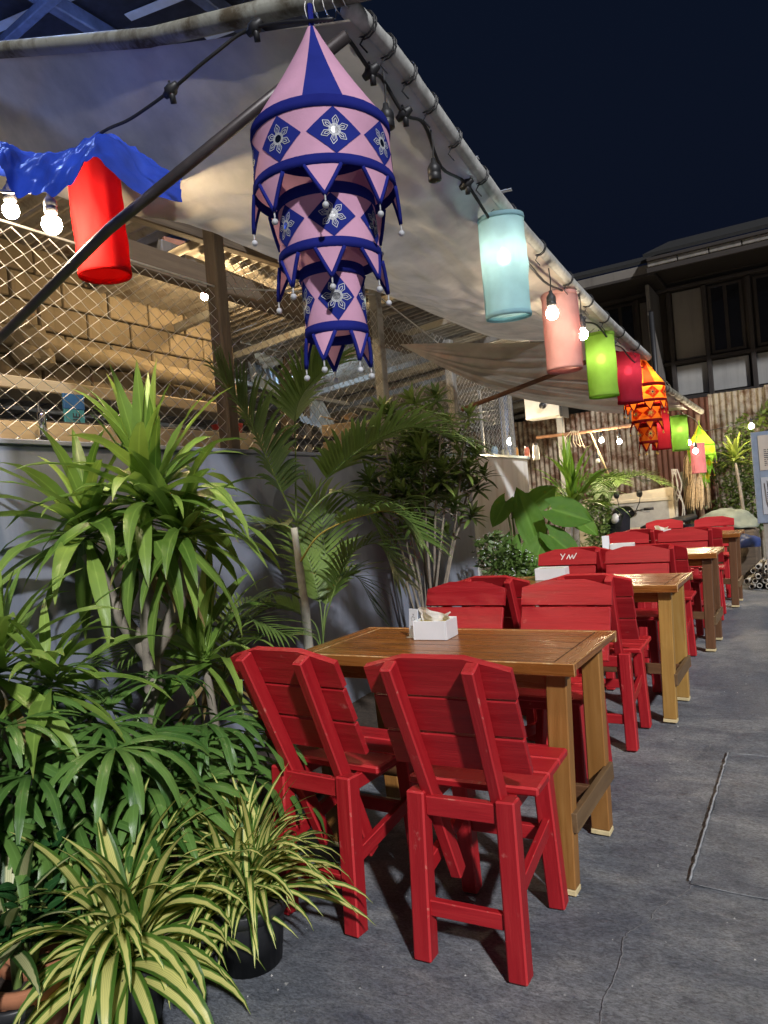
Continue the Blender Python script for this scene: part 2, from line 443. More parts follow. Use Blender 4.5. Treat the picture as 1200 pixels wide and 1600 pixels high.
for i, p in enumerate(ck):
    w = .0010+.0014*abs(noise.noise(Vector((i*.7, 2, 9)))); j = .006*noise.noise(Vector((i*.8, 0, 4)))
    vs += [(p.x+j-w, p.y, gz(p.x, p.y)-.002), (p.x+j+w, p.y, gz(p.x, p.y)-.002)]
cm.add(vs, [(2*i, 2*i+1, 2*i+3, 2*i+2) for i in range(len(ck)-1)])
o = cm.build('crack_filler', m_plain('crack_mortar', (.27, .27, .275), .9, var=.4, scale=60, bump=.5)); o.parent = slab
# planting bed soil along the wall
bd = MB(); bd.grid(lambda u, v: (-2.66+.62*u+.05*noise.noise(Vector((v*6, 0, 0)))*u, -.6+6.8*v, .012+.05*(1-u)+.03*noise.noise(Vector((u*3, v*20, 1)))*(1-u*u)), 8, 60)
o = bd.build('planting_bed', SOIL, smooth=True); tag(o, kind='structure')

# ------------------------------------------------------------------ boundary wall and its white curved end
WX, WT = -2.65, 1.665
t = thing('garden_wall', 'long blue-grey rendered garden wall behind the plants, chain link above', 'wall', (WX, 2.5, 0))
w = MB(); w.box((-.07, 0, WT/2), (.14, 7.0, WT), ch=.006); w.build('wall', GREYW, t)
w = MB(); w.box((-.07, 0, WT+.012), (.165, 7.0, .022), ch=.004); w.build('coping', GREYW, t)
t = thing('curved_wall', 'white rounded wall end with a lit worktop on it, past the shrub', 'wall', (WX, 6.0, 0))
c = MB(); prof = [(0, 0.006), (0, 1.45)] + [(-.55+.55*math.cos(a), 1.45+.55*math.sin(a)) for a in [PI/2*k/10 for k in range(11)]] + [(-2.6, 2.0)]
n = len(prof)
vs = [(x+.004, y, 0) for x, y in prof] + [(x+.004, y, 1.72) for x, y in prof] + [(x-.14, y-.14, 1.72) for x, y in prof] + [(x-.14, y-.14, 0) for x, y in prof]
c.add(vs, [(k*n+i, k*n+i+1, ((k+1) % 4)*n+i+1, ((k+1) % 4)*n+i) for k in range(4) for i in range(n-1)] + [(0, n, 2*n, 3*n)])
c.build('wall', WHITEW, t)
c = MB(); vs = [(x+.03, y+.02, 1.723) for x, y in prof] + [(x+.03, y+.02, 1.75) for x, y in prof] + [(x-.3, y-.3, 1.75) for x, y in prof] + [(x-.3, y-.3, 1.723) for x, y in prof]
c.add(vs, [(k*n+i, k*n+i+1, ((k+1) % 4)*n+i+1, ((k+1) % 4)*n+i) for k in range(4) for i in range(n-1)] + [(0, n, 2*n, 3*n)])
c.build('worktop', m_plain('glass_worktop', (.30, .42, .45), .15, var=.1, bump=0), t)

# ------------------------------------------------------------------ chain-link fence on the wall
def chainlink(path, z0, z1, pitch, r, name, parent):
    """zigzag wires woven along a plan path [(x,y)...]"""
    mb = MB(); P = [Vector((x, y, 0)) for x, y in path]
    cum = [0]
    for a, b in zip(P, P[1:]): cum.append(cum[-1]+(b-a).length)
    def pos(s):
        s = max(0, min(cum[-1], s))
        for i in range(len(P)-1):
            if s <= cum[i+1]: return P[i].lerp(P[i+1], (s-cum[i])/(cum[i+1]-cum[i]))
        return P[-1]
    nW = int(cum[-1]/pitch); nz = int((z1-z0)/(pitch*.8))
    for k in range(nW):
        pts = []
        jit = RND.uniform(-.02, .02)
        for i in range(nz+1):
            s = (k + (i+k) % 2)*pitch
            q = pos(s); wob = .012*noise.noise(Vector((s*1.3, i*.12, 3)))
            pts.append(Vector((q.x + (.003 if i % 2 else -.003)+wob, q.y, z0+i*pitch*.8 + .004*noise.noise(Vector((s*3, i*.3, 8))))))
        mb.tube(pts, r, 3, False)
    o = mb.build(name, WIRE, parent); tag(o, kind='stuff'); return o
t = thing('chain_link_fence', 'galvanised chain link fence with dark posts on the grey wall', 'fence', (WX-.07, 3, WT))
o = chainlink([(-.0, -2.6), (0, 2.95)], .01, .92, .043, .0024, 'wire_mesh', t)
posts = [(2.98, .085, 1.35, TIMBER), (4.70, .075, 1.40, STEELG), (5.95, .075, 1.12, STEELG), (1.0, .06, 1.0, STEELG)]
for y, s, h, m in posts: beam('post', t, (-.02, y-3, .02), (-.02, y-3, h), s, s, m, up=(0, 1, 0))
p = MB(); p.tube([(0, -2.6, .915), (0, -.02, .925), (0, 1.7, 1.26), (0, 2.95, 1.0)], .006, 5); p.build('top_wire', WIRE, t)
o = chainlink([(0, .03), (0, 2.9)], .92, 1.14, .043, .0024, 'wire_mesh', t)
t = thing('wire_guard', 'fine wire netting guard standing on the white curved wall', 'fence', (WX, 6.0, 1.75))
pth = [(x-.09, y-.03) for x, y in prof[0:]]
pth = [(-.09, .02)] + [(-.09, .2*k) for k in range(1, 8)] + [(x-.1, y-.05) for x, y in prof[2:-1]] + [(-1.2, 1.95)]
chainlink(pth, .0, .86, .034, .0020, 'wire_mesh', t)
for q in (0, 6, 12, 18): 
    if q < len(pth): beam('post', t, (pth[q][0]-.012, pth[q][1], 0), (pth[q][0]-.012, pth[q][1], .87), .03, .03, STEELG, up=(0, 1, 0))

# ------------------------------------------------------------------ canopy frame
def pipe(name, pts, r, mat, parent=None, n=12):
    mb = MB(); mb.tube(pts, r, n); return mb.build(name, mat, parent, smooth=True)
CORNER = Vector((-1.0, 1.70, 2.675))
t = thing('canopy_frame', 'galvanised pipe frame holding the cream awning over the tables', 'canopy frame', CORNER)
def rel(ps, o): return [Vector(p)-Vector(o) for p in ps]
pipe('rafter', rel([(-.90, 1.69, 2.69), (-1.8, 1.74, 2.945), (-2.65, 1.75, 3.25), (-4.2, 1.78, 3.78)], CORNER), .031, PIPE, t, 16)
edge = [at(545, 12, X=-1.0), at(620, 95, X=-1.0), at(700, 207, X=-1.0), at(800, 340, X=-1.005), at(900, 452, X=-1.01), at(960, 512, X=-1.02), at(1012, 558, X=-1.04)]
EDGE = spline(edge, 5)
mb = MB(); mb.tube([p-CORNER for p in EDGE], [.029+.004*noise.noise(Vector((i*.9, 0, 2))) for i in range(len(EDGE))], 12); mb.build('eave_pipe', PIPEW, t, True)
s1 = [(-1.02, 1.72, 2.62), at(170, 358, X=-1.9), at(0, 528, X=-2.60), at(-60, 590, X=-2.72)]
pipe('brace', rel(s1, CORNER), .0175, DARKS, t)
pipe('brace', rel([(-1.06, 5.93, 2.345), at(915, 566, X=-1.5), at(722, 640, X=-2.64)], CORNER), .02, m_rust('rusty_brace', (.16, .10, .07), (.20, .09, .05), .55, .2, .7), t)
pipe('far_pipe', rel([at(1000, 585, X=-1.12), at(1045, 610, X=-1.11), at(1096, 643, X=-1.1)], CORNER), .035, PIPE, t)
mb = MB()
for k in range(5):
    a = Vector((-1.0-.03*k, 1.70, 2.71)); mb.tube([a+Vector((.0, .035*math.cos(q), .035*math.sin(q))) for q in [2*PI*i/10 for i in range(10)]], .0016, 4, closed=True)
mb.tube([(-1.06, 1.68, 2.73), (-1.03, 1.66, 2.79), (-1.0, 1.69, 2.74)], .0015, 4)
o = mb.build('binding_wire', WIRE, t); o.location = -CORNER
mb = MB()
for k in range(13):
    c_ = samp(EDGE, .05+.073*k)-CORNER; d_ = (samp(EDGE, .06+.073*k)-samp(EDGE, .05+.073*k)).normalized(); a_ = d_.orthogonal().normalized(); b_ = d_.cross(a_)
    for j in range(2): mb.tube([c_+d_*.012*j+(a_*math.cos(q_)+b_*math.sin(q_))*.036 for q_ in [2*PI*i/12 for i in range(12)]], .0028, 5, closed=True)
    mb.tube([c_-Vector((0, 0, .034)), c_-Vector((.012, .01, .06)), c_-Vector((-.004, .0, .085))], .0028, 5)
mb.build('tie_cord', BLACK, t)
DOWN = m_rust('rusty_post', (.2, .15, .11), (.2, .1, .06), .5)
# ------------------------------------------------------------------ cream tarp
IN = spline([(-4.4, 1.80, 3.82), at(-60, 285, X=-3.8), at(80, 296, X=-3.3), at(190, 309, X=-3.0), at(365, 371, X=-3.0), at(430, 388, X=-3.0), at(520, 412, X=-3.0), at(600, 444, X=-3.0)], 5)
FR = spline([(-1.0, 1.70, 2.645), (-1.8, 1.74, 2.915), (-2.65, 1.75, 3.22), (-4.4, 1.80, 3.82)], 5)
FAR = spline([EDGE[-1]-Vector((0, 0, .03)), at(955, 552, Y=5.85), at(900, 534, Y=5.8), at(790, 531, Y=5.65), at(700, 500, Y=5.5), at(600, 444, X=-3.0)], 5)
OUT = [p-Vector((0, 0, .028)) for p in EDGE]
def tarp1(u, v):
    c0, c1, d0, d1 = samp(OUT, u), samp(IN, u), samp(FR, v), samp(FAR, v)
    p = c0.lerp(c1, v) + d0.lerp(d1, u) - (OUT[0].lerp(OUT[-1], u)).lerp(IN[0].lerp(IN[-1], u), v)
    e = min(1, 4*u, 4*(1-u), 4*v, 4*(1-v))
    b = math.sin(PI*u)*math.sin(PI*v)
    n1 = noise.noise(Vector((u*3.2+v*1.5, v*4.0-u*2.0, 1.3)))*.085 + noise.noise(Vector((u*9+v*2, v*5-u*3, 4.3)))*.028
    n2 = noise.noise(Vector((u*22+v*10, v*3.0+u*2, 5)))*.012*(.3+u)
    n3 = noise.noise(Vector((v*34, u*3+v*2, 9)))*.034*max(0, u-.45)*2
    n4 = abs(noise.noise(Vector((u*4+v*9, u*9-v*5, 11))))*.05 + abs(noise.noise(Vector((u*16+v*7, v*9-u*8, 21))))*.018
    return p + Vector((0, 0, -.10*b + e*(n1+n2+n3-n4)))
mb = MB(); mb.grid(tarp1, 110, 80)
o = mb.build('awning', TARP, smooth=True); tag(o, 'large cream fabric awning sagging over the row of tables', 'awning')
TIP = at(625, 538, X=-2.62)
T2 = spline([TIP, at(700, 536, Y=5.3), at(800, 536, Y=5.6), at(930, 534, Y=5.95), at(1000, 560, Y=6.05)], 6)
B2 = spline([TIP+Vector((.02, 0, -.02)), at(720, 588, Y=5.7), at(800, 619, Y=6.3), at(900, 638, Y=7.0), at(970, 646, Y=7.5), at(1075, 640, Y=8.6)], 6)
def tarp2(u, v):
    p = samp(T2, u).lerp(samp(B2, u), v); e = min(1, 5*v, 5*(1-v), 4*u)
    w = noise.noise(Vector((v*13+u*2, u*2.2, 4)))*.05 + noise.noise(Vector((v*30, u*3, 8)))*.018
    return p + Vector((0, 0, e*w*(.35+.65*u) - .05*math.sin(PI*v)*u))
mb = MB(); mb.grid(tarp2, 60, 46)
o = mb.build('awning', TARP, smooth=True); tag(o, 'smaller pleated cream awning hanging low beyond the second brace', 'awning')
# ------------------------------------------------------------------ blue tarp flap at the left
BA = spline([at(-160, 215, X=-2.1), at(-60, 226, X=-2.08), at(0, 232, X=-2.05), at(60, 236, X=-2.02), at(110, 230, X=-2.0), at(155, 201, X=-1.97), at(200, 220, X=-1.95), at(240, 250, X=-1.95), at(284, 278, X=-1.95)], 6)
BB = spline([at(-160, 300, X=-1.75), at(-60, 280, X=-1.75), at(-10, 250, X=-1.75), at(20, 288, X=-1.72), at(60, 306, X=-1.7), at(110, 290, X=-1.70), at(146, 242, X=-1.70), at(215, 300, X=-1.75), at(285, 316, X=-1.8)], 6)
BC = spline([at(x, y, X=-2.75) for x, y in ((-160, 268), (-60, 272), (0, 276), (60, 282), (110, 280), (155, 262), (190, 262), (220, 270), (255, 290))], 6)  # unseen back row, added to keep the bulbs' light off the awning
def flap(u, v):
    a, b = samp(BA, u), samp(BB, u); w_ = 2*min(v, 1-v); BCu = samp(BC, u)
    p = BCu.lerp(a, v/.45) if v < .45 else a.lerp(b, (v-.45)/.55)
    n = noise.noise(Vector((u*9, v*2, 6)))*.02 + noise.noise(Vector((u*24+v*6, v*5, 2)))*.012 - abs(noise.noise(Vector((u*13-v*5, v*9, 12))))*.02
    return p + Vector((n*.6, 0, n - .03*math.sin(2*PI*v)*(1 if v > .5 else 0)))
mb = MB(); mb.grid(flap, 80, 36)
o = mb.build('blue_tarp', TARPB, smooth=True); tag(o, 'crumpled bright blue tarpaulin flap over the red lantern', 'tarpaulin')
# ------------------------------------------------------------------ shed behind the chain link
t = thing('block_wall', 'bare concrete block wall inside the shed behind the fence', 'wall', (-4.6, 3.9, 0))
BX = -4.6
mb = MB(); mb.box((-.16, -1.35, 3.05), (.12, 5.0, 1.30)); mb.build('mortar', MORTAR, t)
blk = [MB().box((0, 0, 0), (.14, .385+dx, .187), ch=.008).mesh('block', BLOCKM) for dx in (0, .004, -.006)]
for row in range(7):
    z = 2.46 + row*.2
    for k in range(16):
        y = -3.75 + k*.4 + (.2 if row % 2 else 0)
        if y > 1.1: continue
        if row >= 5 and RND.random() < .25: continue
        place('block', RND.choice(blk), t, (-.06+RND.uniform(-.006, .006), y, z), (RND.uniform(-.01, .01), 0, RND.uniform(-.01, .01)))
for k in range(16):                                                       # broken red brick course at the top
    if RND.random() < .3: continue
    mb = MB(); mb.box((0, 0, 0), (.10, .2+RND.uniform(-.03, .02), .06), ch=.008)
    mb.build('brick', TERRA, t, loc=(-.07+RND.uniform(-.02, .02), -2.2+k*.22, 3.79), rot=(RND.uniform(-.06, .06), 0, RND.uniform(-.2, .2)))
t = thing('plaster_beam', 'broken cement beam below the block wall', 'beam', (-4.45, 3.0, 0))
a, b = at(-60, 505, X=-4.45), at(372, 612, X=-4.45)
def pb(u, v):
    p = a.lerp(b, u) - Vector((-4.45, 3.0, 0)); th = 2*PI*v
    k = .050*(1.1+.35*noise.noise(Vector((u*7, math.cos(th), math.sin(th)))) + (.5 if .17 < u < .30 else 0)*abs(noise.noise(Vector((u*40, th, 1)))) )
    return p + Vector((.06*math.cos(th), 0, k*1.25*math.sin(th) + .05*noise.noise(Vector((u*5, 3, 1)))))
mb = MB(); mb.grid(pb, 70, 14); mb.build('beam', PLAST, t, True)
def cap_rock(x, y, X, r):
    c = at(x, y, X=X) - Vector((-4.45, 3.0, 0)); mb = MB(); bm = bmesh.new(); bmesh.ops.create_icosphere(bm, subdivisions=2, radius=r)
    mb.add([v.co*(1+.35*noise.noise(v.co*14+c)) + c for v in bm.verts], [[v.index for v in f.verts] for f in bm.faces]); bm.free()
    return mb.build('plaster_lump', PLAST, t)
cap_rock(48, 532, -4.40, .11); cap_rock(40, 550, -4.40, .09); cap_rock(68, 560, -4.38, .08)
t = thing('long_shelf', 'narrow pale plank shelf behind the fence below the blocks', 'shelf', (-4.0, 3.0, 0))
q = Vector((-4.0, 3.0, 0))
beam('plank', t, at(-80, 594, X=-3.9)-q, at(372, 648, X=-3.9)-q, .30, .075, PALEW)
for x in (58, 290): beam('hanger', t, at(x, 610, X=-3.9)-q, at(x+2, 655, X=-3.9)-q, .012, .012, CHROME, up=(0, 1, 0))
t = thing('washing_counter', 'cream counter edge just above the grey wall, dark space behind', 'counter', (-3.15, 2.2, 0))
q = Vector((-3.15, 2.2, 0))
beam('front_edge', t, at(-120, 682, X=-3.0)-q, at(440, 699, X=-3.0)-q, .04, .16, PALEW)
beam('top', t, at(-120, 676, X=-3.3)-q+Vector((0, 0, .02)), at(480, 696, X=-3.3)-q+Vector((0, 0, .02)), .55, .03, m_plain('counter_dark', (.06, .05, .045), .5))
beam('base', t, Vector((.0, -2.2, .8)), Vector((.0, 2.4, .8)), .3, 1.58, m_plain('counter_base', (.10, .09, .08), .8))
for i, x in enumerate((68, 231)):
    p = at(x, 690, X=-2.9); tt = thing('steel_tube', ('short shiny steel tube at the left end behind the fence', 'short shiny steel tube right beside the tall leafy plant')[i], 'tube', (p.x, p.y, WT+.02), group='steel tubes on the wall')
    mb = MB(); mb.lathe([(0, 0), (.020, 0), (.020, .155), (.016, .165), (0, .165)], 12); mb.build('tube', CHROME, tt, True)
    mb = MB(); mb.lathe([(0, 0), (.034, 0), (.034, .012), (.02, .016)], 12); mb.build('flange', CHROME, tt, True)
# cyan placard with letters on end
t = thing('cyan_placard', 'small cyan printed placard stood on end behind the fence', 'placard', at(116, 652, X=-3.25))
mb = MB(); mb.box((0, 0, 0), (.012, .12, .24), ch=.002); mb.build('board', m_plain('cyan_card', (.06, .26, .32), .6, var=.1), t)
mb = MB(); mb.box((0.004, 0, .08), (.012, .122, .08), ch=.002); mb.build('top_band', m_plain('blue_card', (.03, .12, .32), .6, var=.1), t)
fc = bpy.data.curves.new('lettering', 'FONT'); fc.body = 'BLUE'; fc.size = .06; fc.extrude = .001; fc.align_x = 'CENTER'; fc.align_y = 'CENTER'
fo = bpy.data.objects.new('lettering_curve', fc); COL.objects.link(fo); dg = bpy.context.evaluated_depsgraph_get()
fm = bpy.data.meshes.new_from_object(fo.evaluated_get(dg)); bpy.data.objects.remove(fo); fm.materials.clear(); fm.materials.append(INK)
place('lettering', fm, t, mat=Matrix.Translation((.0085, .01, -.045)) @ Matrix(((0, 0, 1, 0), (0, -1, 0, 0), (1, 0, 0, 0), (0, 0, 0, 1))))
# shed timbers
t = thing('shed_frame', 'dark timber and steel frame of the open shed behind the fence', 'shed frame', (-4, 5, 0))
q = Vector((-4, 5, 0))
beam('wall_plate', t, at(150, 312, X=-3.2)-q, at(440, 408, X=-3.2)-q, .07, .09, TIMBER)
beam('wall_plate', t, at(190, 395, X=-3.3)-q, at(640, 540, X=-3.3)-q, .09, .16, TIMBER)
beam('tie_beam', t, at(200, 382, X=-4.2)-q, at(300, 342, X=-5.6)-q, .08, .10, TIMBER)
beam('tie_beam', t, at(375, 412, X=-4.0)-q, at(520, 372, X=-6.0)-q, .08, .10, DARKS)
beam('batten', t, at(407, 430, X=-4.4)-q, at(422, 498, X=-4.4)-q, .05, .07, m_wood('orange_batten', (.35, .17, .05), (.45, .24, .08), (.5, .3, .12), .7), up=(0, 1, 0))
beam('ledger', t, at(355, 428, X=-4.3)-q, at(430, 408, X=-4.3)-q, .05, .12, m_wood('reddish_board', (.16, .06, .03), (.24, .10, .05), (.3, .15, .08), .8))
beam('post', t, at(442, 520, X=-4.9)-q, at(452, 720, X=-4.9)-q, .11, .11, TIMBER, up=(0, 1, 0))
beam('post', t, at(472, 600, X=-5.6)-q, at(480, 720, X=-5.6)-q, .12, .12, TIMBER, up=(0, 1, 0))
beam('cross_beam', t, at(430, 600, X=-5.3)-q, at(700, 560, X=-5.3)-q, .1, .1, TIMBER)
for k in range(9):                                                         # tubes under the shed roof, running away from the fence
    y = 4.4+k*1.0; beam('purlin', t, Vector((-2.75, y, 3.16-.03*k))-q, Vector((-9.5, y+.2, 2.60-.03*k))-q, .06, .07, STEELG)
for k in range(3):
    x = -3.6-1.9*k; beam('rail', t, Vector((x, 3.6, 3.14-.18*k))-q, Vector((x, 13, 2.9-.2*k))-q, .05, .05, STEELG)
# corrugated roof of the shed, sheet by sheet
ROOFM = m_rust('shed_roof_sheet', (.30, .27, .23), (.20, .14, .09), .42, .3, .6)
_corr = {}
def corr(wd, ln, amp, per, mat, key):
    k = (wd, ln, key)
    if k not in _corr:
        mb = MB(); n = max(8, int(wd/per*6))
        mb.grid(lambda u, v: (wd*u, ln*v, amp*math.sin(2*PI*u*wd/per)), n, 4); _corr[k] = mb.mesh('corrugated_sheet', mat, True)
    return _corr[k]
t = thing('shed_roof', 'low corrugated metal roof of the shed, lit from below', 'roof', (-2.8, 3.6, 3.30))
for k in range(-4, 12):
    M = Matrix.Translation((0 if k >= 0 else -.42, .8*k, -.025*k if k >= 0 else .16)) @ Matrix.Rotation(R(4.8), 4, 'Y').inverted() @ Matrix.Rotation(PI/2, 4, 'Z')
    place('corrugated_sheet', corr(.84, 7.0, .018, .105, ROOFM, 'r'), t, mat=M @ Matrix.Translation((0, 0, .012*(k % 2))))
# back walls that close the shed
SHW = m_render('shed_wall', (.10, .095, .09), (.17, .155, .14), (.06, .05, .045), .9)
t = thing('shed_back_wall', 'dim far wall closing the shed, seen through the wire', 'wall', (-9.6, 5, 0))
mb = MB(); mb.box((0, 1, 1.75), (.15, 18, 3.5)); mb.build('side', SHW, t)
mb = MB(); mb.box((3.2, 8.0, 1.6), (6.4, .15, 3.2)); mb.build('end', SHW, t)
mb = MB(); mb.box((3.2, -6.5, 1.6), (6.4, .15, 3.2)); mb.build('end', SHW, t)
# slanting sheets lit blue-white by the workshop tube
SHEETB = m_plain('pale_blue_sheet', (.42, .50, .60), .35, .3, var=.3, scale=5)
t = thing('sheet_stack', 'pale metal sheets leaning in bluish light inside the shed', 'metal sheets', at(420, 640, X=-4.9))
q = t.location.copy()
for i, (x, y) in enumerate(((392, 520), (415, 545), (440, 560), (412, 585), (475, 635), (505, 655), (530, 690))):
    p = at(x, y, X=(-4.85 if i < 4 else -5.3)-.08*i)-q; M = Matrix.Translation(p) @ Matrix.Rotation(R(55+8*(i % 3)), 4, 'Y') @ Matrix.Rotation(R(20*i), 4, 'Z')
    place('sheet', corr(.42, .62, .010, .07, SHEETB, 'b'), t, mat=M @ Matrix.Translation((-.2, -.3, 0)))
TUBE = m_emit('cool_tube', (.62, .80, 1.0), 110)
def tube_lamp(label, p, ln, rz, mat):
    t = thing('tube_lamp', label, 'lamp', p, rz)
    mb = MB(); mb.tube([(-ln/2, 0, 0), (ln/2, 0, 0)], .016, 8); mb.build('tube', mat, t, True)
    mb = MB(); mb.box((0, 0, .04), (ln+.06, .05, .03), ch=.004); mb.build('housing', WHITEP, t)
    for s in (-1, 1): mb = MB(); mb.box((s*(ln/2+.012), 0, .01), (.024, .04, .05), ch=.003); mb.build('end_cap', WHITEP, t)
    return t
tube_lamp('cool white tube lamp glowing over the pale sheets in the shed', at(470, 606, X=-5.0), .6, R(132), TUBE)
tube_lamp('added blue tube lamp under the tall steel roof, unseen above the awning', (-4.0, 3.0, 4.05), 1.2, R(90), m_emit('added_awning_tint', (.22, .36, 1.0), 230))  # added lamp, hidden by the awning, to tint its cloth blue
tube_lamp('added blue tube lamp beneath the steel roof sheets, out of view', (-3.7, 2.7, 4.95), 1.2, R(90), m_emit('added_roof_glow', (.30, .46, 1.0), 130))  # added lamp above the view, to brighten the roof strips and awning
# clutter on the shed side
def lumpbox(name, label, cat, p, d, m, rz=0, group=None):
    t = MB(); t.box((0, 0, d[2]/2), d, ch=min(d)*.06); o = t.build(name, m, None, loc=p, rot=(0, 0, rz)); return tag(o, label, cat, group)
cb = m_plain('cardboard', (.42, .31, .19), .9, var=.15)
t = thing('cardboard_box', 'open cardboard box on the wall ledge behind the palm fronds', 'box', at(535, 704, X=-3.1), .3)
mb = MB(); mb.box((0, 0, .10), (.24, .2, .2), ch=.004); mb.build('body', cb, t)
for s in (-1, 1): mb = MB(); mb.box((s*.155, 0, .222), (.09, .2, .006)); mb.build('flap', cb, t, rot=(0, s*-.3, 0))
t = thing('red_bucket', 'small red plastic tub behind the fence near the dark post', 'tub', at(358, 700, X=-3.1))
mb = MB(); mb.lathe([(0, 0), (.075, 0), (.095, .14), (.10, .145), (.09, .145), (.072, .01)], 16); mb.build('body', m_plain('red_plastic', (.45, .03, .03), .4, var=.1), t, True)
mb = MB(); mb.tube([(-.098, 0, .14), (-.06, 0, .2), (.06, 0, .2), (.098, 0, .14)], .003, 5); mb.build('handle', WIRE, t)

# ------------------------------------------------------------------ tall steel roof above (blue strips)
t = thing('high_roof', 'tall dark steel roof with pale blue skylight strips above the awning', 'roof', (-6.4, 5, 5.3))
DKB = m_plain('dark_roof_sheet', (.030, .035, .055), .5, .2, var=.3)
SKYL = m_plain('skylight_sheet', (.60, .68, .82), .4, 0, var=.08, bump=0)
TRUSS = m_plain('blue_grey_truss', (.12, .15, .24), .45, .3)
mb = MB(); mb.box((0, 0, .10), (6.2, 9, .04)); mb.build('sheeting', DKB, t)
stm = MB().box((0, 0, 0), (1.0, .085, .008), ch=.002).mesh('skylight_strip', SKYL)
for i in range(16):
    for j in range(5):
        if (i*2+j) % 5 == 2: continue
        place('skylight_strip', stm, t, (-2.5+1.25*j+.3*(i % 2), -4.2+.55*i, .068), (0, 0, R(10)))
for x in (-2.6, -1.2, .4, 1.7, 2.6): beam('truss', t, (x, -4.4, -.02), (x+.3, 4.4, -.02), .10, .12, TRUSS)
for y in (-3.1, -1.2, 1.0, 3.0): beam('strut', t, (-3, y, -.10), (3, y-.5, -.10), .07, .07, TRUSS)
for x, y in ((-3.0, 4.3), (-3.0, -4.3), (2.9, 4.3)): beam('column', t, (x, y, -5.3), (x, y, 0), .15, .15, TRUSS, up=(0, 1, 0))
# ------------------------------------------------------------------ corrugated boundary at the far end
FY = 12.0
t = thing('corrugated_fence', 'tall rusty corrugated iron fence at the far end of the yard', 'fence', (-5.2, FY, 0))
cms = [m_rust('corrugated_grey', (.27, .225, .17), (.14, .07, .04), .50, .3, .55), m_rust('corrugated_worn', (.30, .26, .21), (.15, .07, .04), .52, .3, .6),
       m_rust('corrugated_rust', (.20, .15, .12), (.13, .050, .030), .66, .2, .8), m_rust('corrugated_pale', (.30, .26, .20), (.18, .10, .055), .46, .3, .6)]
order = [0, 0, 1, 0, 2, 3, 3, 3, 3, 3, 0, 1]
for k, mi in enumerate(order):
    M = Matrix.Translation((.0+.78*k, .018*(k % 2), -.02)) @ Matrix.Rotation(PI/2, 4, 'X') @ Matrix.Rotation(RND.uniform(-.008, .008), 4, 'Z')
    me = corr(.84, 2.62, .017, .085, cms[mi], 'f%d' % mi)
    o = place('corrugated_sheet', me, t, mat=M); o.scale.y = 1+RND.uniform(-.02, .03)
for z in (.5, 1.9): beam('rail', t, (0, .09, z), (9.4, .09, z), .05, .07, TIMBER)
for k in range(6): beam('post', t, (.1+1.8*k, .15, 0), (.1+1.8*k, .15, 2.6), .08, .08, TIMBER, up=(0, 1, 0))
for k in range(9): beam('jagged_cap', t, (5.6+.36*k, -.04, 2.585+RND.uniform(-.02, .02)), (5.6+.36*k+.33, -.04, 2.59+RND.uniform(-.02, .02)), .02, .06, WHITEW)

# ------------------------------------------------------------------ dark two-storey house
HY = 14.0
HT = m_wood('dark_house_timber', (.016, .012, .010), (.026, .020, .017), (.038, .030, .026), .7)
HPAN = m_render('house_panel', (.26, .255, .245), (.32, .315, .30), (.19, .185, .175), .8)
HWAL = m_render('house_wall', (.12, .108, .095), (.16, .145, .13), (.08, .072, .065), .85)
HGL = m_plain('house_glass', (.010, .010, .012), .12, 0, var=.3, bump=0)
FASC = m_plain('fascia_metal', (.20, .185, .165), .45, .2, var=.25)
t = thing('dark_house', 'dark two-storey timber house behind the corrugated fence', 'house', (-3, HY, 0))
q = Vector((-3, HY, 0))
def hp(x, y, Y=HY): return at(x, y, Y=Y)-q
def panel(name, x0, x1, z0, z1, dy, th, m, par=None, ch=.01):
    mb = MB(); mb.box(((x0+x1)/2, dy, (z0+z1)/2), (x1-x0, th, z1-z0), ch=ch); return mb.build(name, m, par or t)
def lx(px, py): return hp(px, py).x
zE = 4.95
panel('wall', -4.6, 9.0, 0, zE+.4, .5, .8, HT)
# white bays and windows of the upper storey
panel('wall_panel', lx(998, 530), lx(1025, 530), 3.3, 4.74, .06, .06, HWAL)
panel('wing_wall', lx(1026, 500), lx(1032, 500), 2.7, 4.80, -.42, 1.0, HWAL)
panel('wall_panel', lx(1052, 500), lx(1101, 500), 3.56, 4.80, .06, .06, HWAL)
b = panel('apron_panel', lx(1051, 600), lx(1172, 580), 2.92, 3.46, .05, .06, HPAN)
panel('apron_panel', lx(1182, 600), lx(1182, 600)+1.6, 2.92, 3.46, .05, .06, HPAN)
panel('apron_panel', lx(850, 640), lx(940, 620), 2.45, 3.0, .05, .06, HWAL)
for x0, x1 in ((1108, 1164), (1180, 1245), (945, 994)):
    a, e = lx(x0, 500), lx(x1, 500)
    f = panel('window', a, e, 3.57, 4.79, .06, .05, HT)
    for k in range(2):
        w = (e-a-.18)/2; panel('pane', a+.06+k*(w+.06), a+.06+k*(w+.06)+w, 3.63, 4.73, .025, .02, HGL, f, 0)
for z in (2.86, 3.515, 4.86): panel('rail', -4.6, 9.0, z-.035, z+.035, -.01 if z < 4 else .02, .14, HT)
for x in (998, 1048, 1104, 1174): panel('stud', lx(x, 520)-.03, lx(x, 520)+.05, 2.6, 4.8, .0, .17, HT)
mb = MB(); mb.tube([(lx(1033, 480)-.02, -.98, 4.3), (lx(1033, 480)-.02, -.98, 1.2)], .04, 8); mb.build('downpipe', BLACK, t, True)
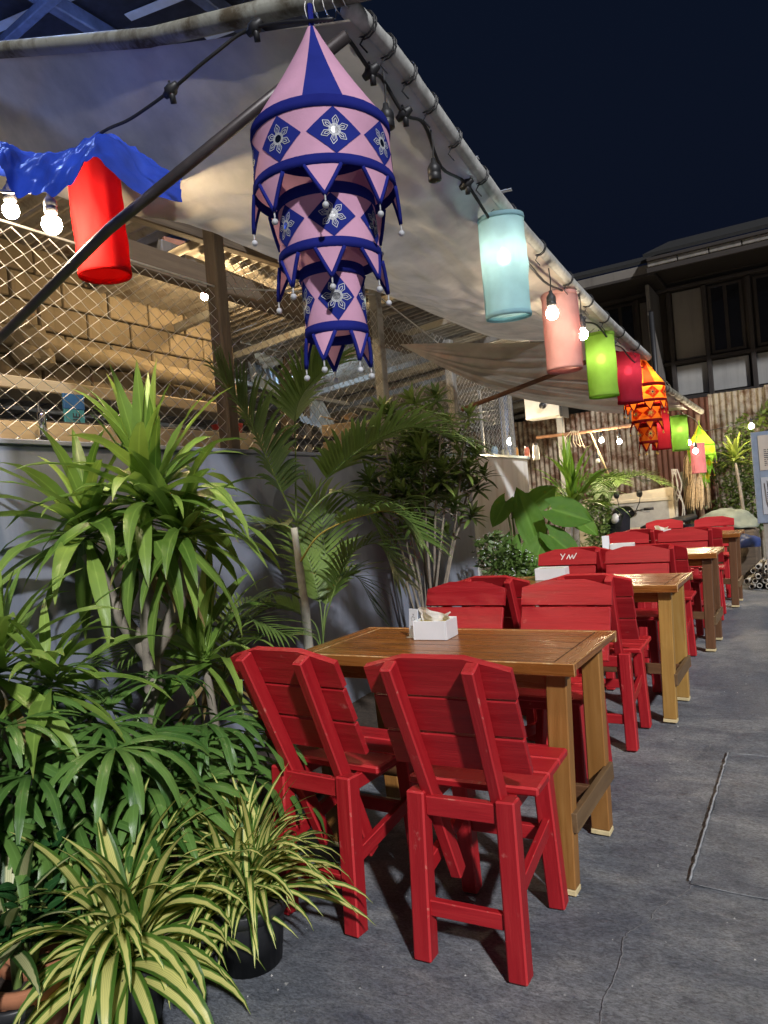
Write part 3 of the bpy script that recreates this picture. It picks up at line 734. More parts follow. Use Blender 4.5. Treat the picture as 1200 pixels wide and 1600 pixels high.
# roof: right wing stands forward, left lower eave behind
fl = at(1012, 421, Y=12.6)-q; zf = fl.z
panel('soffit', fl.x, 9.0, zf+.10, zf+.16, -.55, 1.9, HT)
mb = MB(); mb.add([(fl.x-.05, -1.45, zf+.19), (9, -1.45, zf+.19), (9, 1.6, zf+1.25), (fl.x-.05, 1.6, zf+1.25), (fl.x-.05, -1.45, zf+.25), (9, -1.45, zf+.25), (9, 1.6, zf+1.32), (fl.x-.05, 1.6, zf+1.32)],
    [(0, 1, 2, 3), (7, 6, 5, 4), (0, 4, 5, 1), (1, 5, 6, 2), (3, 2, 6, 7), (0, 3, 7, 4)]); mb.build('roof', m_plain('dark_tiles', (.009, .009, .009), .9), t)
for k in range(10): panel('fascia_tile', fl.x+.47*k+.008, fl.x+.47*(k+1)-.008, zf+.02, zf+.165, -1.44, .03, FASC, ch=.006)
panel('barge_board', fl.x-.02, 9.0, zf-.08, zf+.012, -1.42, .05, HT)
f2 = at(905, 452, Y=13.0)-q
panel('soffit', -4.8, fl.x+.05, f2.z-.06, f2.z, -.4, 1.3, HT)
panel('eave_board', -4.8, fl.x-.0, f2.z-.02, f2.z+.14, -1.02, .06, HWAL)
mb = MB(); mb.add([(-4.8, -1.06, f2.z+.16), (fl.x, -1.06, f2.z+.16), (fl.x, 1.5, f2.z+1.0), (-4.8, 1.5, f2.z+1.0), (-4.8, -1.06, f2.z+.22), (fl.x, -1.06, f2.z+.22), (fl.x, 1.5, f2.z+1.06), (-4.8, 1.5, f2.z+1.06)],
    [(0, 1, 2, 3), (7, 6, 5, 4), (0, 4, 5, 1), (1, 5, 6, 2), (3, 2, 6, 7), (0, 3, 7, 4)]); mb.build('roof', MATS['dark_tiles'], t)

# ------------------------------------------------------------------ light box sign, bamboo pole, leaning cane
t = thing('wall_cabinet', 'white box cabinet with black rim hung beyond the wire guard', 'cabinet', at(848, 655, Y=9.0))
mb = MB(); mb.box((0, .14, .28), (.46, .28, .52), ch=.01); mb.build('body', m_plain('cabinet_white', (.46, .44, .40), .5, var=.08), t)
mb = MB(); mb.box((.245, .14, .28), (.03, .30, .56), ch=.004); mb.build('rim', BLACK, t)
mb = MB(); mb.box((.06, .55, -.9), (.08, .08, 3.2)); mb.build('bracket_post', STEELG, t)
t = thing('security_camera', 'small black camera on the front of the white cabinet', 'camera', at(848, 634, Y=8.97))
mb = MB(); mb.lathe([(0, -.05), (.035, -.05), (.04, .03), (0, .035)], 12, M=Matrix.Rotation(PI/2, 3, 'X')); mb.build('body', BLACK, t, True)
mb = MB(); mb.tube([(0, 0, .03), (-.02, .02, .12), (-.03, .03, .22)], .006, 6); mb.build('bracket', BLACK, t)
mb = MB(); mb.tube([at(838, 684, Y=9.4), at(905, 676, Y=9.45), at(990, 664, Y=9.5)], .022, 8)
tag(mb.build('cane_pole', m_plain('brown_cane', (.26, .13, .07), .7, var=.3), smooth=True), 'long brown cane pole tied level across the far palms', 'pole')
mb = MB(); mb.tube([at(921, 672, Y=9.6), at(951, 742, Y=9.9)], .012, 8)
tag(mb.build('leaning_cane', m_plain('pale_cane', (.58, .44, .26), .7, var=.2), smooth=True), 'pale thin cane leaning down from the level pole', 'cane')
mb = MB(); 
for k in range(6):
    a = at(893+k*2, 673, Y=9.42); mb.tube([a, a+Vector((.03*k-.08, -.02, -.08-.03*k)), a+Vector((.04*k-.06, -.03, -.22))], .005, 4)
tag(mb.build('cord_knot', m_plain('pale_cord', (.5, .42, .3), .9)), 'frayed pale cord tied on the level cane pole', 'cord')

# ------------------------------------------------------------------ cream cart and scooter
CREAM = m_plain('cream_enamel', (.60, .50, .34), .45, var=.1, bump=.05)
p = at(985, 830, Y=11.1); t = thing('food_cart', 'cream metal cart with recessed grey panel behind the scooter', 'cart', (p.x+.0, 11.2, 0), R(4))
mb = MB(); mb.prism([(-.85, .45), (-.93, .75), (-.85, 1.05), (-.7, 1.13), (-.5, 1.2), (.62, 1.29), (.65, 1.27), (.65, .45)], .7); mb.build('body', CREAM, t)
mb = MB(); mb.box((.02, -.352, .92), (1.12, .012, .36), ch=.004); mb.build('recessed_panel', m_plain('grey_panel', (.34, .32, .28), .5, var=.12), t)
for z, h in ((1.125, .05), (.715, .04)): mb = MB(); mb.box((.02, -.36, z), (1.2, .03, h), ch=.006); mb.build('trim', CREAM, t)
mb = MB(); mb.box((0, 0, .38), (1.4, .6, .14)); mb.build('chassis', BLACK, t)
for x in (-.45, .45):
    for y in (-.3, .3):
        mb = MB(); mb.lathe([(.0, -.035), (.17, -.035), (.2, 0), (.17, .035), (0, .035)], 18, (x, y, .2), M=Matrix.Rotation(PI/2, 3, 'X')); mb.build('wheel', BLACK, t, True)

SCM = m_plain('scooter_black', (.012, .013, .018), .22, .0, var=.3, bump=0, spec=.7)
GREYP = m_plain('scooter_grey', (.16, .16, .17), .4, .2)
p = at(984, 806, Y=9.75)
t = thing('scooter', 'black motor scooter with round mirror parked behind the far chairs', 'scooter', (p.x, 9.75, .0), math.atan2(-.75, -.66))
def wheel(x):
    w = MB(); w.lathe([(.20, -.045), (.255, -.05), (.285, -.02), (.285, .02), (.255, .05), (.20, .045)], 24, (x, 0, .285), M=Matrix.Rotation(PI/2, 3, 'X')); o = w.build('wheel', BLACK, t, True)
    w = MB(); w.lathe([(.0, -.03), (.05, -.03), (.05, -.012), (.2, -.02), (.205, .0), (.2, .02), (.05, .012), (.05, .03), (0, .03)], 24, (x, 0, .285), M=Matrix.Rotation(PI/2, 3, 'X')); w.build('rim', GREYP, o, True)
wheel(.10+.33); wheel(-.82)
def loft(secs, name, m):
    mb = MB(); n = 12; vs = []
    for x, z, ry, rz in secs:
        for k in range(n):
            a = 2*PI*k/n; vs.append((x+.0, ry*math.cos(a), z+rz*math.sin(a)))
    fs = [(i*n+k, i*n+(k+1) % n, (i+1)*n+(k+1) % n, (i+1)*n+k) for i in range(len(secs)-1) for k in range(n)] + [tuple(range(n))[::-1], tuple((len(secs)-1)*n+k for k in range(n))]
    mb.add(vs, fs); return mb.build(name, m, t, True)
loft([(.46, .58, .03, .03), (.36, .60, .06, .04), (.30, .62, .05, .03)], 'front_fender', SCM)
mb = MB(); mb.prism([(.22, .30), (.34, .62), (.20, .98), (.10, 1.0), (.14, .62), (.10, .3)], .30); mb.build('leg_shield', SCM, t)
loft([(.24, .93, .06, .05), (.16, .99, .15, .09), (.05, 1.0, .16, .09), (-.04, .98, .1, .05)], 'handlebar_cowl', SCM)
mb = MB(); mb.lathe([(0, .03), (.05, .02), (.075, 0), (.075, -.02)], 14, (.235, 0, .94), M=Matrix.Rotation(R(70), 3, 'Y')); mb.build('headlight', m_plain('lamp_glass', (.5, .5, .5), .1, bump=0), t, True)
mb = MB(); mb.box((.0, 0, 1.075), (.08, .12, .012), ch=.003, M=None); mb.build('dashboard', m_plain('dash_grey', (.3, .3, .3), .2), t)
for s in (-1, 1):
    mb = MB(); mb.tube([(.05, s*.1, 1.0), (.02, s*.2, 1.02), (-.03, s*.27, 1.03)], .011, 8); mb.build('handlebar', GREYP, t, True)
    mb = MB(); mb.tube([(-.03, s*.27, 1.03), (-.075, s*.38, 1.035)], .019, 10); mb.build('grip', BLACK, t, True)
    mb = MB(); mb.tube([(.03, s*.23, 1.02), (.02, s*.3, 1.0), (-.02, s*.38, .995)], .006, 6); mb.build('lever', GREYP, t, True)
    mb = MB(); mb.tube([(.02, s*.17, 1.03), (.0, s*.22, 1.12), (.0, s*.24, 1.19)], .006, 6); mb.build('mirror_stem', BLACK, t, True)
    mb = MB(); mb.lathe([(0, .008), (.045, .008), (.05, 0), (.045, -.02), (0, -.03)], 16, (.0, s*.24, 1.235), M=Matrix.Rotation(R(-90), 3, 'Y')); o = mb.build('mirror', BLACK, t, True)
    mb = MB(); mb.lathe([(0, .0), (.042, .0)], 16, (-.009, s*.24, 1.235), M=Matrix.Rotation(R(-90), 3, 'Y')); mb.build('mirror_glass', m_plain('mirror_green%d' % s, (.30, .36, .12), .15, .6, bump=0), o)
    mb = MB(); mb.tube([(.30, s*.07, .66), (.43, s*.07, .285)], .022, 8); mb.build('fork', GREYP, t, True)
loft([(.12, .30, .13, .035), (-.25, .29, .15, .04), (-.3, .34, .12, .05)], 'floor_board', SCM)
loft([(-.22, .62, .10, .05), (-.3, .55, .15, .16), (-.6, .58, .17, .17), (-.95, .66, .13, .12), (-1.1, .72, .05, .05)], 'rear_body', SCM)
loft([(-.22, .77, .10, .03), (-.35, .79, .15, .05), (-.7, .82, .15, .05), (-1.0, .86, .10, .04)], 'seat', BLACK)
mb = MB(); mb.tube([(-.45, .16, .32), (-.8, .19, .36), (-1.05, .19, .42)], [.03, .05, .05], 10); mb.build('exhaust', GREYP, t, True)

# ------------------------------------------------------------------ notice board, sack, pipes at the far right
p = at(1172, 676, Y=9.2); bx = p.x
t = thing('notice_board', 'tall blue-grey notice board with two printed sheets, at the right edge', 'notice board', (bx, 9.2, 0))
BGF = m_plain('blue_grey_board', (.20, .25, .33), .6, var=.12)
z1 = p.z; z0 = at(1186, 818, Y=9.2).z
mb = MB(); mb.box((.42, .03, (z0+z1)/2), (.84, .03, z1-z0), ch=.004); mb.build('board', BGF, t)
for x in (.08, .76): beam('leg', t, (x, .045, 0), (x, .045, z0+.05), .045, .03, m_plain('leg_pale', (.3, .28, .24), .7), up=(0, 1, 0))
zm = (z0+z1)/2+.05
def sheet(za, zb, m):
    mb = MB(); mb.box((.44, .011, (za+zb)/2), (.74, .004, zb-za)); o = mb.build('sheet', m, t)
    for k in range(9):
        zz = zb-(zb-za)*(.42+.055*k); wd = .5+.12*RND.random()
        mb = MB()
        x = .12
        while x < .12+wd: l = RND.uniform(.015, .05); mb.box((x+l/2, .008, zz), (l, .002, .009)); x += l+.012
        mb.build('print_line', INK, o)
sheet(zm+.03, z1-.045, m_plain('cream_sheet', (.50, .44, .37), .8, var=.06)); sheet(z0+.10, zm-.05, m_plain('pale_sheet', (.40, .42, .46), .8, var=.06))
mb = MB(); mb.tube([(.13, -.02, zm-.09), (.14, -.02, zm-.3), (.22, -.02, z0-.08)], .005, 5); mb.build('hanging_wire', BLACK, t)
def lump(name, label, cat, p, sx, sy, sz, m, seed, sub=4):
    bm = bmesh.new(); bmesh.ops.create_icosphere(bm, subdivisions=sub, radius=1); mb = MB(); s = Vector((seed, seed*2, 3))
    mb.add([Vector((v.co.x*sx, v.co.y*sy, max(-.2, v.co.z)*sz))*(1+.22*noise.noise(v.co*1.7+s)+.10*abs(noise.noise(v.co*5+s))) for v in bm.verts], [[v.index for v in f.verts] for f in bm.faces]); bm.free()
    o = mb.build(name, m, None, True, loc=p); return tag(o, label, cat)
p = at(1137, 822, Y=10.6); t_z = p.z
lumpbox('wooden_crate', 'dark crate under the grey-green sack at the far right', 'crate', (p.x, 10.65, 0), (.7, .5, t_z-.05), TIMBER)
lump('cloth_sack', 'slumped grey-green cloth sack behind the last chair', 'sack', (p.x, 10.6, t_z+.02), .36, .25, .20, m_plain('sack_cloth', (.20, .22, .17), .9, var=.25, scale=8), 3)
lump('blue_bag', 'dark blue plastic bag beside the pipe pile', 'bag', at(1165, 845, Y=10.2)-Vector((0, 0, .05)), .16, .14, .13, m_plain('blue_plastic', (.03, .05, .16), .4, var=.3), 8, 3)
PIPEP = m_plain('pale_cut_pipe', (.36, .34, .30), .6, var=.3)
pm = MB(); pm.lathe([(.021, -.45), (.03, -.45), (.03, .45), (.021, .45), (.021, -.45)], 12, M=Matrix.Rotation(PI/2, 3, 'X')); pmm = pm.mesh('cut_pipe', PIPEP, True)
base = at(1168, 892, Y=9.9); n = 0
for row in range(5):
    for k in range(9-row):
        n += 1
        o = place('cut_pipe', pmm, None, (base.x+.03+.064*k+.032*row+RND.uniform(-.006, .006), 9.95+RND.uniform(-.12, .1), .035+.056*row), (0, 0, RND.uniform(-.12, .12)))
        tag(o, 'pale cut pipe in the stacked pile at the far right', 'pipe', 'cut pipes in the pile')
# ------------------------------------------------------------------ chairs
def make_chair():
    """red slatted chair; stands on z=0, front towards +Y"""
    t = thing('red_chair', 'x', 'chair')
    L, H = .165, .0
    for sx in (-1, 1):
        beam('leg', t, (sx*.140, -.19, 0), (sx*.134, -.165, .478), .056, .056, RED, up=(0, 1, 0), ch=.005)
        beam('leg', t, (sx*.145, .195, 0), (sx*.138, .155, .455), .054, .054, RED, up=(0, 1, 0), ch=.005)
        beam('side_rail', t, (sx*.124, -.14, .436), (sx*.124, .13, .436), .022, .045, RED)
        beam('side_stretcher', t, (sx*.143, -.155, .225), (sx*.143, .155, .275), .022, .045, RED)
        beam('back_post', t, (sx*.094, -.02, .17), (sx*.118, -.318, .872), .036, .048, RED, up=(0, 1, 0), ch=.004)
    beam('rear_rail', t, (-.106, -.168, .437), (.106, -.168, .437), .026, .055, RED)
    beam('rear_stretcher', t, (-.112, -.185, .150), (.112, -.185, .150), .024, .045, RED)
    beam('front_stretcher', t, (-.116, .175, .235), (.116, .175, .235), .024, .045, RED)
    beam('front_rail', t, (-.112, .152, .43), (.112, .152, .43), .024, .05, RED)
    for k, (y, d) in enumerate(((-.035, .118), (.085, .116), (.197, .104))):
        beam('seat_plank', t, (-.200, y, .4725), (.200, y, .4725), d, .026, RED, ch=.006)
    # three back slats fixed on the front of the leaning posts
    n = Vector((0, -.298, .702)).normalized(); out = Vector((0, .702, .298)).normalized()
    p0 = Vector((0, -.02, .17)) + out*.036
    for k, (s, wd, h) in enumerate(((.452, .206, .117), (.578, .210, .117), (.706, .214, .12))):
        c = p0 + n*s
        mb = MB(); hh = h/2
        if k < 2: mb.box((0, 0, 0), (wd*2, .02, h), ch=.003)
        else: mb.prism([(-wd, -hh), (wd, -hh), (wd, hh-.034), (wd*.42, hh+.002), (-wd*.42, hh+.002), (-wd, hh-.034)], .02)
        me = mb.mesh('back_slat', RED)
        M = Matrix(((1, 0, 0, c.x), (0, out.y, n.y, c.y), (0, out.z, n.z, c.z), (0, 0, 0, 1)))
        place('back_slat', me, t, mat=M)
    return t
chair0 = make_chair(); _first = [True]
def chair(label, x, y, face, dz=0.0, group='red chairs along the tables'):
    c = chair0 if _first[0] else copy_tree(chair0); _first[0] = False
    c.location = (x, y, .002); c.rotation_euler = (0, 0, R(face)); return tag(c, label, 'chair', group)
TY = [2.485, 4.365, 6.21, 8.36]
chair('nearest red slatted chair on the right, its back to the viewer', -.912, 1.965, 3)
chair('nearest red slatted chair on the left, beside the striped potted plant', -1.425, 1.985, -3)
chair('red chair facing the viewer across the first table, left one behind the tissue box', -1.535, 3.03, 180)
chair('red chair facing the viewer across the first table, on its right', -1.025, 3.03, 179)
chair('red chair back to back with the first far right chair, at the second table', -1.0, 3.815, 2)
chair('red chair at the near left of the second table, mostly hidden behind others', -1.50, 3.83, -1)
chair('red chair with white scratched marks across the second table on the left', -1.575, 4.92, 180)
chair('red chair facing the viewer across the second table, right one', -1.075, 4.92, 181)
chair('red chair at the near right of the third table', -1.00, 5.61, 2)
chair('red chair at the near left of the third table, half hidden', -1.50, 5.62, 0)
chair('red chair facing the viewer across the third table, left one behind the card', -1.56, 6.77, 180)
chair('red chair facing the viewer across the third table, right one', -1.05, 6.78, 180)
chair('red chair pulled out at the near right of the last table', -.97, 7.52, 3)
chair('red chair at the near left of the last table', -1.50, 7.72, 0)
chair('farthest red chair on the left, across the last table', -1.58, 9.0, 180)
chair('farthest red chair on the right, in front of the grey-green sack', -1.02, 8.98, 180)
# white scratches on the third pair's left chair
sc = MB()
for a, b in (((-.055, .03), (-.035, .0)), ((-.015, .03), (-.045, -.025)), ((.0, -.02), (.02, .02)), ((.02, .02), (.03, -.022)), ((.03, -.022), (.05, .018)), ((.05, .018), (.058, -.02)), ((.058, -.02), (.085, .032))):
    A, B = Vector((a[0], 0, a[1])), Vector((b[0], 0, b[1])); d = (B-A).normalized(); s = Vector((-d.z, 0, d.x))*.004
    sc.add([A+s, A-s, B-s, B+s], [(0, 1, 2, 3)])
slc = [o for o in COL.objects if o.parent and o.parent.get('label', '').startswith('red chair with white') and o.name.startswith('back_slat')]
slc.sort(key=lambda o: -o.matrix_basis.translation.z)
o = sc.build('scratch_mark', m_plain('scratch_white', (.75, .7, .68), .8), slc[0]); o.matrix_basis = Matrix.Translation((0, .0118, 0)) @ Matrix.Rotation(PI, 4, 'Z') @ Matrix.Scale(.85, 4)

# ------------------------------------------------------------------ tables
WOODS = m_wood('table_stretcher', (.09, .050, .022), (.17, .10, .045), (.25, .16, .08), .5)
def table(label, cx, cy, legm, rz=0):
    t = thing('table', label, 'table', (cx, cy, .002), R(rz), 'wooden tables in the row')
    W2, D2, H = .555, .285, .76
    for k in range(5):
        d = (2*D2-.05)/5; y = -D2+.025+d*(k+.5)
        beam('top_plank', t, (-W2+.072, y, H-.0125), (W2-.072, y, H-.0125), d-.002, .023, WOODP, ch=.0022)
    for s in (-1, 1):
        beam('end_board', t, (s*(W2-.035), -D2+.024, H-.013), (s*(W2-.035), D2-.024, H-.013), .069, .0245, WOOD, ch=.002)
        beam('edge_strip', t, (-W2, s*(D2-.012), H-.021), (W2, s*(D2-.012), H-.021), .022, .042, WOOD, ch=.003)
        beam('apron', t, (-W2+.07, s*(D2-.075), H-.065), (W2-.07, s*(D2-.075), H-.065), .022, .075, WOOD)
        for q in (-1, 1):
            beam('leg', t, (s*.455, q*.225, .018), (s*.475, q*.205, H-.026), .07, .055, legm, up=(0, 1, 0), ch=.004)
            beam('foot', t, (s*.4545, q*.2255, 0), (s*.455, q*.225, .0175), .072, .057, RAWEND, up=(0, 1, 0), ch=.002)
        beam('end_stretcher', t, (s*.500, -.245, .235), (s*.500, .245, .235), .022, .065, WOODS)
    beam('long_stretcher', t, (-.485, 0, .235), (.485, 0, .235), .024, .06, WOODD)
    return t
table('nearest wooden table with honey-brown legs and a white tissue box', -1.23, TY[0], WOODB)
table('second wooden table from the viewer, pale yellow-brown legs', -1.21, TY[1], m_wood('table_leg_pale', (.25, .125, .028), (.42, .235, .058), (.50, .31, .10), .42))
table('third wooden table from the viewer, dark brown legs', -1.21, TY[2], WOODD)
table('farthest wooden table in the row, dark legs, near the pipe pile', -1.215, TY[3], WOODD)

# ------------------------------------------------------------------ tissue boxes and cards
def tissue_box(label, p, rz, tissue=True, d=(.145, .12, .075)):
    t = thing('tissue_box', label, 'tissue box', p, rz, 'white tissue boxes on the tables')
    x, y, z = d[0]/2, d[1]/2, d[2]
    for s in (-1, 1):
        mb = MB(); mb.box((s*(x-.003), 0, z/2), (.006, 2*y, z), ch=.0012); mb.build('side', WHITEP, t)
        mb = MB(); mb.box((0, s*(y-.003), z/2), (2*x-.0125, .006, z), ch=.0012); mb.build('side', WHITEP, t)
    mb = MB(); mb.box((0, 0, z-.010), (2*x-.013, 2*y-.013, .004)); mb.build('lid', GOLDC, t)
    if tissue:
        def tf(u, v):
            a = -.055+.11*u; pl = .5+.5*math.sin(u*17)
            return (a*(1+.35*v)+.012*noise.noise(Vector((u*5, v*4, 1))), .014*math.sin(u*9+2*v)*(1-.3*v)+.012*noise.noise(Vector((u*4, v*3, 5))), z-.012+v*(.040+.018*math.sin(u*5+.8)+.012*u))
        mb = MB(); mb.grid(tf, 26, 8); mb.build('tissue', TISSUE, t, True)
    return t
p = at(690, 992, Z=.762); tissue_box('white tissue box with tissue on the nearest table', (p.x+.00, p.y-.05, .762), R(4))
CARD = m_plain('card_print', (.70, .76, .86), .5, var=.03, bump=0)
t = thing('table_card', 'small printed card in a holder left of the nearest tissue box', 'card', (p.x-.088, p.y-.08, .762), R(-24))
mb = MB(); mb.box((0, 0, .06), (.058, .0025, .118), M=None, ch=.0005); o = mb.build('card', CARD, t, loc=(0, 0, 0), rot=(R(-6), 0, 0))
mb = MB()
for k in range(10): mb.add([(-.002+.011*math.cos(a)*(1+.3*math.sin(3*a)), -.0016, .075+.014*math.sin(a)) for a in (k*.63, k*.63+.35)] + [(-.002+.0085*math.cos(a)*(1+.3*math.sin(3*a)), -.0016, .075+.011*math.sin(a)) for a in (k*.63+.35, k*.63)], [(0, 1, 2, 3)])
for z, w in ((.048, .036), (.041, .022), (.097, .008), (.092, .004)): mb.box((0, -.0014, z), (w, .001, .0022))
mb.build('emblem', INK, o)
mb = MB(); mb.box((0, .012, .002), (.07, .045, .004), ch=.001); mb.build('base', m_plain('clear_base', (.45, .38, .30), .2, bump=0), t)
p = at(893, 893, Z=.762); tissue_box('white tissue box on the second table in front of the scratched chair', (p.x, 4.47, .762), R(2), False, (.19, .12, .075))
tissue_box('white tissue box on the third table beside an upright card', (-1.44, 6.36, .762), R(3), False, (.19, .12, .075))
t = thing('table_card', 'thin upright white card beside the third table tissue box', 'card', (-1.565, 6.30, .762), R(20))
mb = MB(); mb.box((0, 0, .075), (.06, .003, .15)); mb.build('card', PAPER, t); mb = MB(); mb.box((0, 0, .003), (.07, .04, .006)); mb.build('base', PAPER, t)
tissue_box('farthest white tissue box with tissue on the last table', (-1.47, 8.42, .762), R(4), True, (.19, .12, .06))
# ------------------------------------------------------------------ bulbs and festoon strings
_bulb = {}
def sph(r, n=10, m=6): return [(r*math.sin(PI*i/m), -r*math.cos(PI*i/m)) for i in range(m+1)]
def socket_part(par, z0, name='socket', s=1.0):
    if 'sock' not in _bulb:
        mb = MB(); mb.lathe([(0, .062), (.008, .062), (.010, .050), (.020, .036), (.0225, .030), (.0225, .012), (.0205, .010), (.0225, .006), (.0225, -.012), (.019, -.014), (0, -.012)], 14); _bulb['sock'] = mb.mesh('socket', BLACK, True)
    return place(name, _bulb['sock'], par, (0, 0, z0), None, (s, s, s))
def bulb_part(par, z0, mat, r=.030):
    k = (mat.name, r)
    if k not in _bulb:
        mb = MB(); mb.lathe([(r*math.sin(PI*i/6), -r*math.cos(PI*i/6)) for i in range(6)] + [(.012, r*.98), (.012, r*1.25)], 10); _bulb[k] = mb.mesh('bulb', mat, True)
    return place('bulb', _bulb[k], par, (0, 0, z0))
def festoon(label, top, drop, lit=True, r=.030, mat=None, has=True):
    top = Vector(top); t = thing('festoon_bulb', label, 'light bulb', top, 0, 'festoon bulbs on the strings')
    mb = MB(); mb.tube([(0, 0, 0), (.004, 0, -drop*.5), (0, 0, -drop)], .003, 5); mb.build('cord', BLACK, t)
    socket_part(t, -drop-.06)
    if has: bulb_part(t, -drop-.06-.012-r*1.15, (mat or BULBW) if lit else BULBO, r)
    return t
def bulb_at(label, x, y, up=.10, lit=True, r=.030, mat=None, has=True, **k):
    p = at(x, y, **k); off = .06+.012+r*1.15
    return festoon(label, p+Vector((0, 0, off+up)), up, lit, r, mat, has)
def cable(name, label, pts, r=.005, n=6, clips=()):
    t = thing(name, label, 'cable', pts[0]); q = Vector(pts[0])
    mb = MB(); mb.tube([p-q for p in spline(pts, n)], r, 6); mb.build('wire', BLACK, t, True)
    for c in clips:
        c = Vector(c)-q; mb = MB(); mb.lathe([(0, -.03), (.010, -.028), (.013, -.015), (.019, -.008), (.019, .008), (.013, .015), (.010, .028), (0, .03)], 10, c, M=Matrix.Rotation(R(70), 3, 'Y'))
        mb.tube([c, c+Vector((.004, 0, -.02)), c+Vector((0, .008, -.038))], .010, 6)
        mb.tube([c, c+Vector((-.005, 0, .03))], .004, 5); mb.build('moulded_joint', BLACK, t, True)
    return t
cl = [at(x, y, X=X) for x, y, X in ((520, 30, -1.0), (398, 43, -1.28), (330, 88, -1.42), (267, 141, -1.58), (205, 185, -1.76), (150, 214, -1.92), (80, 290, -2.2), (15, 300, -2.4), (-60, 285, -2.6))]
cable('festoon_cable', 'black festoon cable running from the corner to the blue tarp', cl, .0055, 6, (cl[1], cl[3]))
pe = lambda s, dx, dz: samp(EDGE, s)+Vector((dx, 0, dz))
c2 = [CORNER+Vector((-.04, .02, -.06))] + [pe(.03+.0*k+.062*k, -.035+.012*math.sin(k*2.1), -.05-(.045 if k % 2 else .0)) for k in range(16)] + [at(1045, 600, X=-1.15), at(1060, 640, X=-1.2), at(1085, 655, X=-1.25), at(1100, 672, X=-1.25), at(1130, 668, Y=11), at(1180, 655, Y=11.3), at(1230, 640, Y=11.5)]
cable('festoon_cable', 'black festoon cable tied along the eave pipe above the lanterns', c2, .006, 5, [c2[i] for i in (2, 4, 7, 9, 11, 12, 14)])
bulb_at('empty black socket hanging just right of the purple lantern', 607, 218, .10, False, has=False, X=-1.02)
bulb_at('empty black socket hanging alone between purple and light blue lanterns', 681, 298, .10, False, has=False, X=-1.02)
bulb_at('lit bulb hanging in front of the first pink lantern', 863, 490, .11, X=-1.0, mat=BULBS)
bulb_at('lit bulb hanging between the pink and the green lantern', 910, 523, .10, X=-1.0, mat=BULBS)
bulb_at('lit bulb at the left under the blue tarp, beside the red lantern', 81, 351, .07, X=-2.3, r=.036)
bulb_at('lit bulb at the far left edge under the blue tarp', 17, 329, .07, X=-2.45, r=.030)
bulb_at('small lit bulb in the shed just left of the dark post', 320, 463, .12, X=-3.7, mat=BULBI)
bulb_at('small lit bulb in the shed just right of the dark post', 389, 465, .12, X=-3.9, mat=BULBI)
bulb_at('lit bulb above the worktop inside the wire guard', 797, 690, .2, X=-3.2, r=.04)
bulb_at('smaller lit bulb beside jars on the worktop', 822, 714, .05, X=-3.0, r=.022)
bulb_at('lit bulb left of the pair under the cane pole', 940, 688, .10, Y=9.4)
bulb_at('lit bulb right of the pair under the cane pole', 968, 690, .12, Y=9.4)
bulb_at('unlit pale bulb hanging above the far fan palm', 934, 720, .1, False, Y=9.3)
bulb_at('lit bulb just left of the last pink lantern', 1076, 692, .10, Y=9.6)
bulb_at('lit bulb in front of the last pink lantern', 1087, 705, .12, Y=9.55)
bulb_at('lit bulb above the notice board at the right', 1174, 666, .03, Y=10.8, r=.034)
for k, (x, y) in enumerate(((165, 352), (205, 352), (322, 470), (395, 470))): pass

# ------------------------------------------------------------------ drum lanterns
RING = m_plain('lantern_ring_wire', (.12, .12, .12), .5, .4, bump=0)
def drum(label, p, c, tilt=(0, 0), r=.092, h=.40, lit=True, hook=.10, seed=1, see=.05, trans=.5, bz=-.16):
    """cloth drum lantern; p = centre of its top ring"""
    t = thing('cloth_lantern', label, 'lantern', p, 0, 'cloth drum lanterns under the eave'); t.rotation_euler = (tilt[0], tilt[1], seed*1.3)
    m = m_cloth('lantern_cloth_%d' % seed, c, trans, see)
    def f(u, v):
        a = 2*PI*u; w = noise.noise(Vector((math.cos(a)*2.2+seed*5, math.sin(a)*2.2, v*3)))*.0075 + noise.noise(Vector((math.cos(a)*6+seed*5, math.sin(a)*6, v*9)))*.0035
        e = math.sin(PI*v); rr = r*(1-.010*e) + w*e
        return (rr*math.cos(a), rr*math.sin(a), -h*v)
    mb = MB(); mb.grid(f, 56, 24); mb.build('cloth', m, t, True)
    for z in (-.007, -h+.007):
        mb = MB(); mb.lathe([(r+.0015, z+.010), (r+.003, z), (r+.0015, z-.010), (r-.004, z-.010), (r-.004, z+.010), (r+.0015, z+.010)], 40); mb.build('hem', m, t, True)
    mb = MB(); mb.tube([(r*.985*math.cos(a), r*.985*math.sin(a), -h+.004) for a in [2*PI*k/32 for k in range(32)]], .0018, 5, closed=True)
    mb.tube([(r*.985*math.cos(a), r*.985*math.sin(a), -.003) for a in [2*PI*k/32 for k in range(32)]], .0018, 5, closed=True)
    mb.build('ring', RING, t)
    mb = MB(); a0 = seed*2.0
    sm = [(r+.002)*math.cos(a0), (r+.002)*math.sin(a0)]
    mb.tube([(sm[0], sm[1], -.01), (sm[0], sm[1], -h+.01)], .0022, 5); mb.build('seam', m, t, True)
    mb = MB()
    for s in (-1, 1): mb.tube([(s*r*.95, 0, -.002), (s*r*.45, 0, hook*.55), (0, 0, hook)], .0016, 4)
    mb.tube([(0, 0, hook), (.0, .0, bz+.075)], .003, 5); mb.build('hanger', BLACK, t)
    o = socket_part(t, bz+.045+.012)
    if lit: bulb_part(t, bz, BULBL)
    return t
drum('light blue cloth drum lantern, largest of the row along the eave', at(782, 341, D=2.92), (.44, .68, .74), (R(2), R(-3)), seed=1, hook=.05)
drum('pale pink cloth drum lantern next after the light blue one', at(873, 461, D=3.79), (.62, .35, .33), (R(1), R(1)), seed=2, lit=False, hook=.06)
